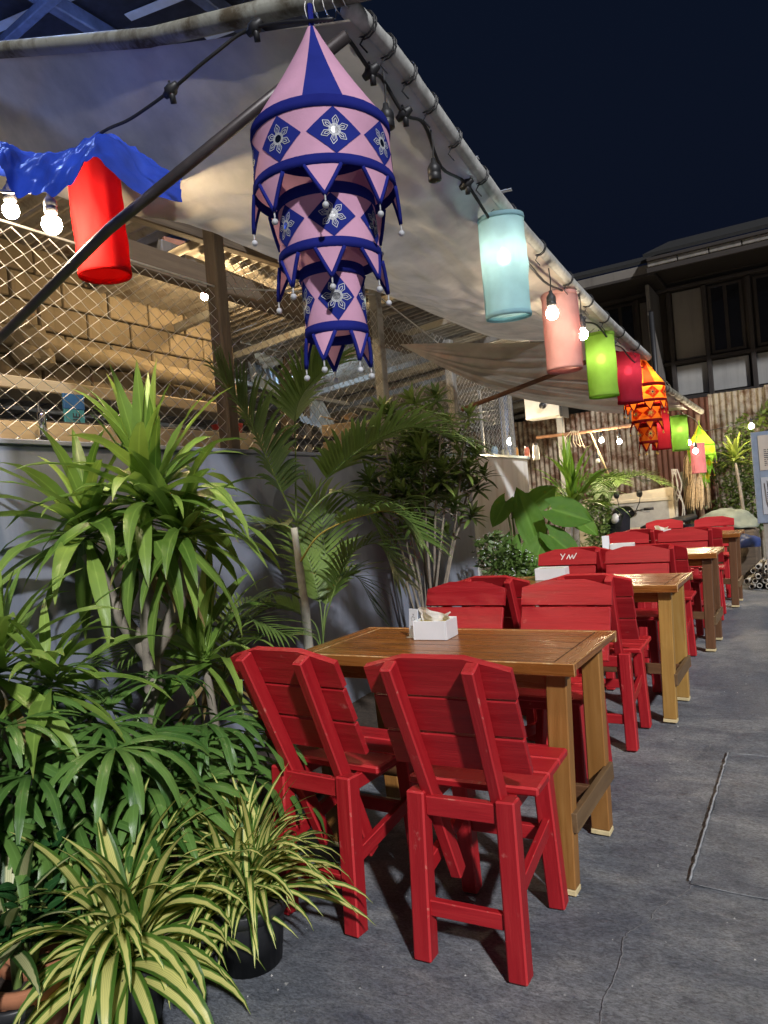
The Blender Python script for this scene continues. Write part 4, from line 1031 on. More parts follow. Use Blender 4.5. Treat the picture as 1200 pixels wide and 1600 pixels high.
drum('bright green cloth drum lantern next to the pale pink one', at(936, 523, D=4.61), (.30, .53, .085), (R(0), R(0)), seed=3, hook=.06, see=.055)
drum('dark crimson cloth drum lantern between green and orange ones', at(979, 547, D=5.42), (.42, .03, .06), (0, R(1)), seed=4, hook=.05, see=.05)
drum('red cloth drum lantern hidden behind the orange tiered lantern', at(1029, 640, D=7.2), (.55, .03, .04), seed=5, hook=.06)
drum('small far green cloth drum lantern past the orange one', at(1060, 650, D=8.3), (.30, .53, .085), seed=6, hook=.05, see=.055)
drum('far pink cloth drum lantern in front of the yellow tiered one', at(1089, 693, D=9.7), (.68, .26, .30), seed=7, lit=False, hook=.10)
drum('red cloth drum lantern hanging under the blue tarp at left', at(143, 250, D=2.85), (.55, .016, .016), (R(0), R(2)), r=.100, h=.462, seed=8, lit=False, hook=.05)

# ------------------------------------------------------------------ tiered embroidered lanterns
def tiered(name, label, apex, S, cloth, patch, trim, thread, lit, rz, counts=(8, 6, 5), detail=True):
    t = thing(name, label, 'lantern', apex, rz, 'tiered cloth lanterns')
    def cyl(r, a, z): return (r*math.cos(a)*S, r*math.sin(a)*S, z*S)
    # cone of eight gores
    for k in range(8):
        a0 = 2*PI*(k//2)/4+(.0 if k % 2 == 0 else .55); a1 = 2*PI*(k//2)/4+(.55 if k % 2 == 0 else PI/2)
        def f(u, v):
            r = .012+.176*v**1.12; a = a0+(a1-a0)*u
            r *= 1-.035*math.sin(PI*u)*math.sin(PI*v)
            return cyl(r, a, -.015-.29*v)
        mb = MB(); mb.grid(f, 5, 8); mb.build('cone_gore', cloth if k % 2 else patch, t, True)
    mb = MB(); mb.tube([cyl(0, 0, -.02), cyl(0, 0, .05)], .008*S, 6); mb.build('hanging_cord', trim, t)
    tiers = [(.303, .187, .478, .192, counts[0], 8, .108), (.492, .131, .662, .138, counts[1], 7, .100), (.678, .086, .862, .084, counts[2], 5, .095)]
    for ti, (z0, r0, z1, r1, nd, npn, pl) in enumerate(tiers):
        mb = MB(); mb.grid(lambda u, v: cyl((r0+(r1-r0)*v)*(1-.012*math.sin(PI*v)), 2*PI*u, -(z0+(z1-z0)*v)), 44, 6); T = mb.build('tier', cloth, t, True)
        for zz, rr in ((z0, r0), (z1, r1)):
            hgt = .030 if zz == z0 else .026
            zc = zz+.5*hgt if zz == z0 else zz-.5*hgt
            mb = MB(); mb.lathe([((rr+.002)*S, -(zc-hgt/2)*S), ((rr+.0035)*S, -zc*S), ((rr+.002)*S, -(zc+hgt/2)*S), ((rr-.002)*S, -(zc+hgt/2)*S), ((rr-.002)*S, -(zc-hgt/2)*S), ((rr+.002)*S, -(zc-hgt/2)*S)], 44); mb.build('trim_band', trim, T, True)
        za, zb = z0+.030, z1-.026; zc = (za+zb)/2; hz = (zb-za)/2; da = PI/nd
        for k in range(nd):
            ac = 2*PI*(k+.5)/nd+.3*ti; jw = 1-.10*((k*7) % 3)/2
            def rad(z): return (r0+(r1-r0)*(z-z0)/(z1-z0))*(1-.012*math.sin(PI*(z-z0)/(z1-z0)))
            def dm(u, v):
                p, q_ = u-.5, v-.5; x, y = (p+q_), (p-q_)
                z = zc+hz*y; return cyl(rad(z)+.0012, ac+da*.96*jw*x, -z)
            mb = MB(); mb.grid(dm, 5, 5); mb.build('diamond_patch', patch, T, True)
            if detail:
                mb = MB(); R1 = hz*.62
                def sp(x, y): return cyl(rad(zc)+.0028, ac+x/rad(zc), -(zc+y))
                for j in range(6):
                    b = PI/2+j*PI/3+.2*k
                    for w, i0, o0 in ((.32, .30, 1.0), (.14, .36, .78)):
                        loop = [(R1*i0, b-w*.9), (R1*(i0+o0)*.55, b-w), (R1*o0, b), (R1*(i0+o0)*.55, b+w), (R1*i0, b+w*.9)]
                        pts = [(rr*math.cos(aa), rr*math.sin(aa)) for rr, aa in loop]
                        for (xa, ya), (xb, yb) in zip(pts, pts[1:]):
                            dx, dy = xb-xa, yb-ya; l = math.hypot(dx, dy); nx, ny = -dy/l*.0008, dx/l*.0008
                            mb.add([sp(xa+nx, ya+ny), sp(xa-nx, ya-ny), sp(xb-nx, yb-ny), sp(xb+nx, yb+ny)], [(0, 1, 2, 3)])
                for rr in (R1*.27, R1*.35):
                    for j in range(14):
                        a, b = 2*PI*j/14, 2*PI*(j+1)/14
                        mb.add([sp(rr*math.cos(a), rr*math.sin(a)), sp((rr+.0022)*math.cos(a), (rr+.0022)*math.sin(a)), sp((rr+.0022)*math.cos(b), (rr+.0022)*math.sin(b)), sp(rr*math.cos(b), rr*math.sin(b))], [(0, 1, 2, 3)])
                mb.build('embroidered_star', thread, T)
                mb = MB(); mb.add([sp(0, 0)] + [sp(R1*.25*math.cos(2*PI*j/12), R1*.25*math.sin(2*PI*j/12)) for j in range(12)], [(0, 1+j, 1+(j+1) % 12) for j in range(12)]); mb.build('mirror_disc', CHROME, T)
        # pennants with pompoms
        for k in range(npn):
            ac = 2*PI*(k+.25)/npn+.2*ti; wa = .72*PI/npn; sw = .014*math.sin(k*2.3+ti)
            def pn(u, v):
                x = (u-.5)*2*(1-v)
                return cyl(r1*(1+.03*v)+.001+sw*v, ac+wa*.5*x*1.7, -(z1+pl*.78*v))
            mb = MB(); mb.grid(pn, 4, 5); P = mb.build('pennant', cloth, T, True)
            for s in (0, 1):
                mb = MB(); mb.tube([pn(s, v/6) for v in range(7)], .0055*S, 5); mb.build('pennant_edge', trim, T, True)
            e = Vector(pn(.5, 1)); mb = MB(); mb.tube([e, e-Vector((0, 0, .016*S))], .002*S, 4); mb.build('tassel_cord', thread, T)
            mb = MB(); mb.lathe([(0.0085*S*math.sin(PI*i/6), -0.0085*S*math.cos(PI*i/6)) for i in range(7)], 8, e-Vector((0, 0, .026*S))); mb.build('pompom', thread, T, True)
        mb = MB()
        for k in range(3):
            a = 2*PI*k/3; mb.tube([cyl(r0*.98, a, -z0-.004), cyl(.0, a, -z0-.004)], .0012*S, 4)
        mb.tube([cyl(r0, 2*PI*k/24, -z0-.004) for k in range(24)], .0016*S, 4, closed=True); mb.build('tier_wire', RING, T)
    mb = MB(); mb.tube([cyl(0, 0, -.02), cyl(0, 0, -.70)], .0015*S, 4); mb.build('inner_cord', RING, t)
    if lit: bulb_part(t, -.30*S, BULBT); socket_part(t, -.30*S+.045)
    return t
BULBT = m_emit('bulb_tiered', (1, .80, .50), 170)
PINKC = m_cloth('lilac_pink_cloth', (.72, .40, .56), .25, 0, True, .12)
NAVY = m_cloth('royal_blue_cloth', (.022, .032, .22), .10, 0, True, .15)
NAVT = m_cloth('royal_blue_trim', (.020, .026, .20), .08, 0, True, .15)
THRW = m_plain('silver_thread', (.50, .51, .53), .7, .1, bump=0)
tiered('tiered_lantern', 'big purple and blue tiered lantern with star embroidery at the corner', at(486, 36, D=1.95), 1.0, PINKC, NAVY, NAVT, THRW, False, R(22))
ORC = m_cloth('orange_cloth', (.78, .20, .02), .5, .004, True, .12); ORR = m_cloth('vermilion_cloth', (.62, .05, .015), .5, .003, True, .12)
ORT = m_cloth('dark_red_trim', (.20, .012, .012), .2, 0, True, .1); THY = m_plain('gold_thread', (.55, .34, .05), .5, .3, bump=0)
tiered('tiered_lantern', 'glowing orange and red tiered lantern past the crimson one', at(1002, 553, D=5.75), .84, ORC, ORR, ORT, THY, True, R(10))
YGC = m_cloth('lime_cloth', (.30, .58, .05), .45, .003, True, .1); YLC = m_cloth('yellow_cloth', (.72, .60, .04), .45, .003, True, .1)
tiered('tiered_lantern', 'lime green and yellow tiered lantern farthest down the yard', at(1092, 662, D=10.2), .98, YGC, YLC, YGC, THY, True, R(35), detail=False)
# ------------------------------------------------------------------ plants
LG = m_leaf('strap_leaf_green', (.085, .175, .024), (.27, .40, .075), .36, .25)
LGD = m_leaf('fan_leaf_green', (.045, .125, .024), (.13, .25, .055), .30, .2)
LGP = m_leaf('palm_leaf_green', (.065, .125, .024), (.17, .26, .06), .40, .22)
LGS = m_leaf('shrub_leaf_green', (.055, .105, .022), (.15, .22, .05), .38, .2)
LGB = m_leaf('bright_leaf_green', (.07, .17, .015), (.19, .34, .035), .38, .3)
LGE = m_leaf('elephant_ear_green', (.06, .16, .02), (.13, .27, .035), .6, .35); LGE.node_tree.nodes['Principled BSDF'].inputs['Specular IOR Level'].default_value = .25
LZZ = m_leaf('glossy_leaf_green', (.012, .050, .014), (.030, .095, .026), .16, .08)
LST = m_leaf('striped_leaf', (.06, .15, .020), (.12, .23, .035), .36, .25, (.82, .78, .26))
LVA = m_leaf('cream_edged_leaf', (.035, .09, .02), (.06, .14, .03), .35, .2, (.60, .60, .30))
TRUNK = m_plain('plant_trunk', (.22, .19, .15), .9, var=.35, scale=18, bump=.6)
TRUNKP = m_plain('palm_trunk', (.34, .33, .27), .8, var=.3, scale=16, bump=.4)
STEM = m_plain('green_stem', (.12, .18, .045), .5, var=.3)
STEMY = m_plain('yellow_stem', (.36, .28, .05), .5, var=.3)
PR = random.Random(11)

def strap_mesh(name, mat, L, wd, e0, bend, seg=9, fold=.22, twist=0.0, tipdroop=0.0, base=.35, wob=0.0, seed=0):
    """a strap leaf leaving the origin along +X at elevation e0 (deg), bending down by bend degrees over its length"""
    mb = MB(); p = Vector((0, 0, 0)); a = R(e0); vs = []; uv = []; ds = L/seg
    for i in range(seg+1):
        s = i/seg
        w = wd*.5*(base+(1-base)*min(1, s*3.2))*(1-max(0, (s-.45)/.55)**1.8)
        if i == seg: w = wd*.012
        d = Vector((math.cos(a), 0, math.sin(a))); nrm = Vector((-math.sin(a), 0, math.cos(a)))
        tw = twist*s + wob*noise.noise(Vector((s*3, seed, 1)))
        side = Vector((0, 1, 0))*math.cos(tw) + nrm*math.sin(tw); up = nrm*math.cos(tw) - Vector((0, 1, 0))*math.sin(tw)
        vs += [p - side*w + up*w*fold, p - up*w*fold*.3, p + side*w + up*w*fold]; uv += [(0, s), (.5, s), (1, s)]
        a -= R(bend)*(.35+1.3*s)/seg*1.0 + R(tipdroop)*(s**3)/seg*4; p = p + d*ds
    fs = []
    for i in range(seg): b = i*3; fs += [(b, b+1, b+4, b+3), (b+1, b+2, b+5, b+4)]
    mb.add(vs, fs, 0, uv); return mb.mesh(name, mat, True)

def rosette(parent, c, meshes_by_el, n, name='leaf', smin=.75, smax=1.1, rnd=PR, tilt=.10, az=None, jit=.02):
    """n leaves round a stem tip; meshes_by_el = list of mesh lists from upright to hanging"""
    for k in range(n):
        f = (k+.5)/n; lst = meshes_by_el[min(len(meshes_by_el)-1, int(f*len(meshes_by_el)))]
        a = (k*2.39996 + rnd.uniform(-.35, .35)) if az is None else az[0]+(az[1]-az[0])*rnd.random()
        s = rnd.uniform(smin, smax)
        place(name, rnd.choice(lst), parent, Vector(c)+Vector((rnd.uniform(-jit, jit), rnd.uniform(-jit, jit), .07*(.5-f))), (rnd.uniform(-tilt, tilt), rnd.uniform(-tilt, tilt), a), (s, s*rnd.uniform(.85, 1.15), s))

def trunk_mesh(pts, rs, name, mat, parent, n=9, rings=0.0):
    P = spline(pts, 6); mb = MB(); rr = []
    for i in range(len(P)):
        s = i/(len(P)-1)*(len(rs)-1); k = min(int(s), len(rs)-2); r = rs[k]+(rs[k+1]-rs[k])*(s-k)
        rr.append(r*(1+rings*(.12 if i % 3 == 0 else 0)))
    mb.tube(P, rr, n); return mb.build(name, mat, parent, True)

def pot(parent, r, h, mat, rim=.012, loc=(0, 0, 0)):
    mb = MB(); mb.lathe([(0, .004), (r*.78, .004), (r*.80, 0), (r*.95, h*.8), (r*.955, h*.82), (r+rim*.4, h*.82), (r+rim*.6, h*.97), (r+rim*.3, h), (r-.006, h), (r-.012, h*.9), (r*.9, h*.85)], 28, loc)
    o = mb.build('pot', mat, parent, True)
    mb = MB(); mb.grid(lambda u, v: (loc[0]+r*.92*v*math.cos(2*PI*u), loc[1]+r*.92*v*math.sin(2*PI*u), loc[2]+h*.86+.01*noise.noise(Vector((u*20, v*7, 2)))), 20, 5); mb.build('soil', SOIL, parent, True)
    return o

# --- tall dracaena in front of the wall
def bank(mat, L, wd, els, k=2, **kw):
    out = []
    for (e0, bend) in els:
        out.append([strap_mesh('leaf', mat, L*PR.uniform(.9, 1.1), wd, e0+PR.uniform(-6, 6), bend*PR.uniform(.8, 1.2), wob=.8, seed=PR.random()*50, tipdroop=PR.uniform(0, 18), **kw) for _ in range(k)])
    return out
D1 = bank(LG, .54, .066, [(86, 10), (78, 22), (68, 40), (55, 58), (42, 72), (28, 80), (14, 85), (0, 80), (-18, 68), (-38, 48)], 3)
t = thing('dracaena', 'tall dracaena with broad drooping strap leaves against the grey wall', 'plant', (-2.18, 1.86, 0))
trunk_mesh([(.0, -.02, 0), (.02, -.03, .45), (-.02, 0, .85), (.0, .0, 1.18)], [.035, .032, .034, .030], 'trunk', TRUNK, t, 10, 1)
trunk_mesh([(-.02, 0, .80), (-.12, -.06, 1.0), (-.20, -.10, 1.22)], [.030, .03, .027], 'trunk', TRUNK, t, 10, 1)
trunk_mesh([(.0, 0, .82), (.08, .06, 1.0), (.10, .08, 1.20)], [.030, .03, .027], 'trunk', TRUNK, t, 10, 1)
rosette(t, (.02, .02, 1.40), D1, 62, tilt=.14, jit=.04); rosette(t, (-.20, -.10, 1.30), D1[2:], 44, smin=.65, smax=1.0, jit=.03); rosette(t, (.11, .08, 1.26), D1[3:], 40, smin=.6, smax=1.0, jit=.03)
DRY = m_leaf('dry_strap_leaf', (.20, .14, .05), (.34, .25, .10), .7, .2)
DD = bank(DRY, .42, .045, [(-20, 60), (-45, 40)], 3)
rosette(t, (.0, .0, 1.22), DD, 9, smin=.6, smax=1.0)
# --- second dracaena, lower, right behind the left chair
D2 = bank(LG, .46, .055, [(82, 12), (66, 45), (50, 80), (35, 105), (20, 105), (0, 90), (-30, 60)], 3)
t = thing('dracaena', 'dracaena with long hanging leaves right behind the left front chair', 'plant', (-2.12, 2.06, 0))
trunk_mesh([(0, 0, 0), (.01, .02, .35), (0, 0, .72)], [.02, .018, .016], 'trunk', TRUNK, t)
rosette(t, (0, 0, .76), D2, 30, smin=.7, smax=1.15, jit=.02); rosette(t, (0, 0, .66), DD, 5, smin=.6, smax=.9)
# --- third dracaena at the left edge
D3 = bank(LG, .40, .050, [(80, 12), (60, 45), (42, 60), (25, 70), (5, 70), (-15, 50)], 3)
t = thing('dracaena', 'low dracaena with pale strap leaves at the left edge', 'plant', (-2.12, 1.22, 0))
trunk_mesh([(0, 0, 0), (.01, .02, .4), (0, 0, .88)], [.025, .022, .02], 'trunk', TRUNK, t)
rosette(t, (0, 0, .92), D3, 40, smin=.7, smax=1.15)
rosette(t, (.12, .10, .86), D3[1:], 24, smin=.6, smax=1.0); rosette(t, (0, 0, .80), DD, 6, smin=.6, smax=.9)
# --- lady palm: fans of ribbed segments
def fan_mesh(L, n, spread, droop, wd, seed, mat=LGD):
    mb = MB(); rr = random.Random(seed)
    for k in range(n):
        a = (k/(n-1)-.5)*spread; l = L*(1-.22*abs(k/(n-1)-.5)*2)*rr.uniform(.9, 1.08); p = Vector((0, 0, 0)); el = R(18+rr.uniform(-6, 6)); vs = []; uv = []; seg = 7
        dr = droop*rr.uniform(.8, 1.25)
        for i in range(seg+1):
            s = i/seg; w = wd*.5*(.30+.70*min(1, s*2.6))*(1 if s < .8 else 1-(s-.8)/.2*.72)
            d = Vector((math.cos(a)*math.cos(el), math.sin(a)*math.cos(el), math.sin(el))); sd = Vector((-math.sin(a), math.cos(a), 0)); up = sd.cross(d)*-1
            vs += [p-sd*w-Vector((0, 0, w*.3)), p, p+sd*w-Vector((0, 0, w*.3))]; uv += [(0, s*.9), (.5, s*.9), (1, s*.9)]
            p = p+d*l/seg; el -= R(dr)*(.4+1.2*s)/seg
        fs = []
        for i in range(seg): b = i*3; fs += [(b, b+1, b+4, b+3), (b+1, b+2, b+5, b+4)]
        mb.add(vs, fs, 0, uv)
    return mb.mesh('fan_leaf', mat, True)
FANS = [fan_mesh(.33, n, R(sp), dr, .028, sd) for n, sp, dr, sd in ((9, 165, 105, 1), (10, 190, 120, 2), (8, 150, 90, 3), (11, 210, 125, 4), (9, 170, 75, 5), (10, 195, 100, 6))]
def lady_palm(label, base, stems, rnd):
    t = thing('lady_palm', label, 'palm', base)
    for (x, y, h, nl) in stems:
        trunk_mesh([(x*.4, y*.4, 0), (x*.7, y*.7, h*.5), (x, y, h)], [.012, .012, .010], 'cane', TRUNK, t, 7)
        for k in range(nl):
            a = k*2.4+rnd.uniform(-.4, .4); z = h*(.62+.42*k/nl); l = rnd.uniform(.10, .22); e = R(rnd.uniform(10, 55))
            r0 = Vector((x, y, z)); tip = r0+Vector((math.cos(a)*math.cos(e), math.sin(a)*math.cos(e), math.sin(e)))*l
            mb = MB(); mb.tube([r0, r0.lerp(tip, .5)+Vector((0, 0, .015)), tip], .0035, 5); mb.build('leaf_stalk', STEM, t)
            s = rnd.uniform(.75, 1.15); place('fan_leaf', rnd.choice(FANS), t, tip, (rnd.uniform(-.25, .25), rnd.uniform(-.15, .35), a+rnd.uniform(-.3, .3)), (s, s, s))
lady_palm('dense lady palm with glossy ribbed fan leaves at lower left', (-2.08, 1.42, 0), [(-.12, -.05, .78, 7), (.06, .02, .70, 7), (.14, .12, .64, 7), (-.02, -.18, .66, 6), (.10, -.14, .56, 6), (.18, -.02, .54, 6)], random.Random(3))
lady_palm('smaller lady palm in the shade beside the low dracaena', (-1.95, 1.78, 0), [(-.05, .0, .55, 6), (.08, .04, .48, 6), (.0, -.12, .42, 6)], random.Random(5))
lady_palm('lady palm at the left picture edge above the clay pots', (-2.12, 1.12, 0), [(-.05, .0, .78, 7), (.05, .06, .70, 6)], random.Random(8))

# --- palms with feather fronds
def frond(parent, pts, L0, n, wd, mat, stem=STEM, droop=45, ang=58, start=.28, seed=1, r=.006):
    """a feather frond along the 3-D points (stem base to tip); leaflets of length L0"""
    rr = random.Random(seed); P = spline(pts, 8); mb = MB()
    rad = [r*(1-.8*i/(len(P)-1)) for i in range(len(P))]
    mb.tube(P, rad, 6, mi=1)
    for k in range(n):
        s = start+(1-start)*(k+.5)/n; c = samp(P, s); tn = (samp(P, min(1, s+.02))-samp(P, max(0, s-.02))).normalized()
        sd0 = tn.cross(Vector((0, 0, 1)))
        if sd0.length < .15: sd0 = Vector((.6, -.5, 0))
        sd0.normalize(); up = sd0.cross(tn)
        f = (s-start)/(1-start); l = L0*(.55+.9*f-1.05*f*f+.12)*rr.uniform(.9, 1.08)*1.05
        for sg in (-1, 1):
            a = R(ang*(1-.45*f)); d = (tn*math.cos(a) + sd0*sg*math.sin(a) + up*rr.uniform(.12, .32)).normalized(); p = c.copy(); vs = []; uv = []; seg = 5
            dr = R(droop*rr.uniform(.7, 1.3))
            for i in range(seg+1):
                q = i/seg; w = wd*.5*(.45+.55*min(1, q*4))*(1-q**2.2*.95)
                ws = d.cross(up); ws = ws.normalized() if ws.length > 1e-4 else tn
                vs += [p-ws*w, p+ws*w]; uv += [(.1, q*.92), (.9, q*.92)]
                p = p+d*l/seg; d = (d - Vector((0, 0, 1))*dr/seg*(.4+1.2*q)).normalized()
            mb.add(vs, [(2*i, 2*i+1, 2*i+3, 2*i+2) for i in range(seg)], 0, uv)
    return mb.build('frond', [mat, stem], parent, True)
px, py = -2.30, 2.95
t = thing('areca_palm', 'slender palm with pale ringed trunk and arching feather fronds', 'palm', (px, py, 0)); q = Vector((px, py, 0))
trunk_mesh([(0, 0, 0), (.01, 0, .4), (0, .01, .8), (-.02, .0, 1.24)], [.030, .026, .023, .016], 'trunk', TRUNKP, t, 12, 1)
F = lambda lst, D=3.72, X0=-2.3: [at(x, y, D=D-(X-X0)*1.2)-q for x, y, X in lst]
frond(t, F([(463, 815, -2.30), (430, 745, -2.26), (392, 660, -2.22), (345, 590, -2.18)]), .42, 34, .030, LGP, seed=1, start=.22, ang=70)
frond(t, F([(463, 815, -2.30), (462, 720, -2.30), (466, 630, -2.28), (520, 560, -2.2)]), .36, 26, .026, LGP, seed=2, start=.55)
frond(t, F([(466, 815, -2.30), (500, 760, -2.22), (560, 705, -2.12), (640, 668, -2.02), (720, 690, -1.95)]), .44, 40, .030, LGP, seed=3, start=.30)
frond(t, F([(468, 880, -2.30), (500, 835, -2.2), (560, 808, -2.08), (615, 800, -2.0), (655, 840, -1.95)]), .34, 32, .026, LGP, STEMY, seed=4, start=.38)
frond(t, F([(462, 830, -2.30), (440, 820, -2.36), (410, 828, -2.42), (380, 850, -2.46)]), .20, 20, .014, m_leaf('dry_leaf', (.10, .11, .04), (.22, .22, .09), .5, .2), seed=5, start=.2)
frond(t, F([(470, 935, -2.30), (450, 925, -2.22), (425, 925, -2.15), (398, 945, -2.1)]), .12, 22, .012, LGP, seed=6, start=.2)
frond(t, F([(466, 820, -2.32), (520, 770, -2.42), (570, 790, -2.5), (600, 850, -2.52)]), .34, 28, .024, LGP, seed=7, start=.3)
t = thing('young_palm', 'young palm clump with low dark fronds at the palm trunk foot', 'palm', (-2.32, 3.05, 0)); q = Vector((-2.32, 3.05, 0))
for i, l in enumerate(([(505, 1000, -2.3), (520, 930, -2.28), (545, 870, -2.25), (590, 850, -2.2), (625, 900, -2.15)], [(505, 1000, -2.3), (495, 920, -2.35), (470, 850, -2.4), (420, 820, -2.45)],
                     [(505, 1000, -2.3), (515, 930, -2.34), (555, 900, -2.4), (590, 960, -2.42)], [(500, 1000, -2.3), (470, 960, -2.3), (420, 950, -2.35), (370, 990, -2.38)],
                     [(505, 1000, -2.3), (510, 900, -2.4), (500, 800, -2.45), (480, 760, -2.46)], [(500, 1010, -2.3), (440, 990, -2.2), (380, 1010, -2.15), (340, 1080, -2.1)])):
    P = F(l, 3.80); frond(t, [Vector((0, 0, 0.05))] + P[0:], .30, 30, .022, LGP, seed=20+i, start=.42)
t = thing('young_palm', 'small feather palm in the dark between the dracaenas', 'palm', (-2.42, 2.35, 0)); q = Vector((-2.42, 2.35, 0))
for i in range(4):
    a = i*1.6; frond(t, [(0, 0, 0), (.06*math.cos(a), .06*math.sin(a), .45), (.22*math.cos(a), .22*math.sin(a), .85), (.50*math.cos(a), .5*math.sin(a), .80+.08*(i % 3))], .26, 22, .015, LGP, seed=40+i, start=.4)

# --- multi-stemmed shrub with whorled leaves
def whorl(L, wd, n, seed, mat):
    mb = MB(); rr = random.Random(seed)
    for k in range(n):
        a = k*2.39996; f = k/n; e = R(72-85*f+rr.uniform(-8, 8)); l = L*(.7+.4*f)*rr.uniform(.85, 1.1); p = Vector((0, 0, .05*(1-f))); vs = []; uv = []; seg = 4
        for i in range(seg+1):
            s = i/seg; w = wd*.5*math.sin(PI*min(.98, .12+.86*s))**.8 if i < seg else .0006
            d = Vector((math.cos(a)*math.cos(e), math.sin(a)*math.cos(e), math.sin(e))); sd = Vector((-math.sin(a), math.cos(a), 0))
            vs += [p-sd*w, p+sd*w]; uv += [(.1, s*.9), (.9, s*.9)]; p = p+d*l/seg; e -= R(9)
        mb.add(vs, [(2*i, 2*i+1, 2*i+3, 2*i+2) for i in range(seg)], 0, uv)
    return mb.mesh('leaf_whorl', mat, True)
def whorl_shrub(label, base, stems, meshes, rnd, scale=1.0, name='whorled_shrub'):
    t = thing(name, label, 'shrub', base); base = Vector(base)
    for pts, tips in stems:
        P = spline(pts, 5); trunk_mesh(pts, [.011, .009, .006], 'stem', TRUNK, t, 6)
        for k in range(tips):
            s = .55+.45*(k+1)/tips if tips > 1 else 1.0; c = samp(P, s); a = rnd.uniform(0, 6.28); l = rnd.uniform(.04, .20)*scale; tip = c+Vector((math.cos(a)*l, math.sin(a)*l, rnd.uniform(.0, .14)*scale))
            mb = MB(); mb.tube([c, c.lerp(tip, .6)-Vector((0, 0, .01)), tip], [.005, .004, .003], 5); mb.build('twig', TRUNK, t)
            z = rnd.uniform(.75, 1.15)*scale; place('leaf_whorl', rnd.choice(meshes), t, tip, (rnd.uniform(-.6, .6), rnd.uniform(-.6, .6), rnd.uniform(0, 6.28)), (z, z, z))
    return t
WH = [whorl(.155, .027, 22, s, LGS) for s in range(5)]
rr = random.Random(21); sb = Vector((-2.36, 4.38, 0)); stems = []
for (x, y, n, b) in ((600, 690, 7, 0), (640, 655, 8, .05), (690, 655, 8, .1), (725, 690, 8, .12), (745, 720, 5, .12), (660, 700, 7, .02), (590, 745, 5, -.05), (700, 740, 6, .1), (560, 720, 4, -.08), (735, 770, 4, .1), (640, 640, 6, .0), (620, 760, 5, .0)):
    e = at(x, y, D=4.9+rr.uniform(-.2, .15))-sb; b0 = Vector((rr.uniform(-.04, .06), b+rr.uniform(-.05, .05), .30)); stems.append(([b0, b0.lerp(e, .5)+Vector((rr.uniform(-.04, .04), rr.uniform(-.05, .05), .06)), e], n))
whorl_shrub('tall thin-stemmed shrub with dark whorled leaves behind the first table', sb, stems, WH, rr)
t = thing('plant_pot', 'wide brown pot at the foot of the thin-stemmed shrub', 'pot', (-2.36, 4.42, .012)); pot(t, .22, .40, m_plain('brown_pot', (.14, .10, .07), .9, var=.3))

# --- elephant ear
def ear_mesh(L, wd, seed, cup=.16):
    mb = MB(); n, m = 18, 16; sd_ = (0, .10, .28, .45, .62, .78, .90, 1.0); ww = (.42, .74, .98, 1.0, .86, .60, .32, .0)
    def wid(s):
        for i in range(7):
            if s <= sd_[i+1]: return ww[i]+(ww[i+1]-ww[i])*(s-sd_[i])/(sd_[i+1]-sd_[i])
        return 0
    def f(u, v):
        s = u; y = (v-.5)*2; w = wd*.5*wid(s); lob = -.24*L*(abs(y)**1.5)*(1-s)**2.2
        rib = -.010*abs(math.sin((abs(y)*.9+s)*PI*4.5))*abs(y) ; mid = -.012*math.exp(-(y*12)**2)
        return (s*L+lob, y*w, cup*wd*(abs(y)**1.4)*.5 - .10*L*s*s + rib + mid + .014*noise.noise(Vector((s*4, y*3, seed))))
    mb.grid(f, n, m); mb.uv = [(v, u*.92) for u, v in mb.uv]
    return mb.mesh('leaf', LGE, True)
EARS = [ear_mesh(.50, .40, s) for s in range(3)]
def ear_plant(label, base, leaves):
    t = thing('elephant_ear', label, 'plant', base); b = Vector(base)
    for i, (bx, by, tx, ty, X, dx, wd, face) in enumerate(leaves):
        p0 = at(bx, by, D=6.35+(X+2.2)*-1.0); p1 = at(tx, ty, D=6.35+(X+2.2)*-1.0-dx); x = (p1-p0); L = x.length; x.normalize()
        n = (Vector((0, 0, EYE+.2))-p0).normalized()*face + Vector((.2, -.1, 1-face)); z = (n-x*n.dot(x)).normalized(); y = z.cross(x); c = p0-b
        mb = MB(); mb.tube(spline([(0.02*i-.08, .02*i-.05, .02), c*.5+Vector((0, 0, .10)), c], 5), [.018]*3+[.014]*4+[.009]*4, 7); mb.build('leaf_stalk', STEM, t, True)
        s = L/.49; M = Matrix(((x.x, y.x, z.x, c.x), (x.y, y.y, z.y, c.y), (x.z, y.z, z.z, c.z), (0, 0, 0, 1))) @ Matrix.Diagonal((s, s*wd, s*.8, 1))
        place('leaf', EARS[i % 3], t, mat=M)
ear_plant('elephant ear with huge heart-shaped leaves beside the white wall', (-2.28, 6.1, 0), [
    (790, 783, 770, 822, -2.3, .1, .8, .5), (838, 845, 808, 762, -2.2, -.05, .62, .9), (862, 795, 925, 812, -2.1, .12, 1.1, .55), (858, 835, 908, 872, -2.0, .1, .9, .5),
    (830, 790, 868, 760, -2.4, -.05, .9, .8), (800, 800, 826, 770, -2.45, 0, .9, .7), (845, 850, 830, 905, -2.0, .1, .8, .7), (800, 845, 785, 900, -2.3, .1, .7, .7), (890, 800, 935, 835, -2.3, .1, .8, .5), (815, 850, 812, 915, -2.1, .1, .7, .8)])

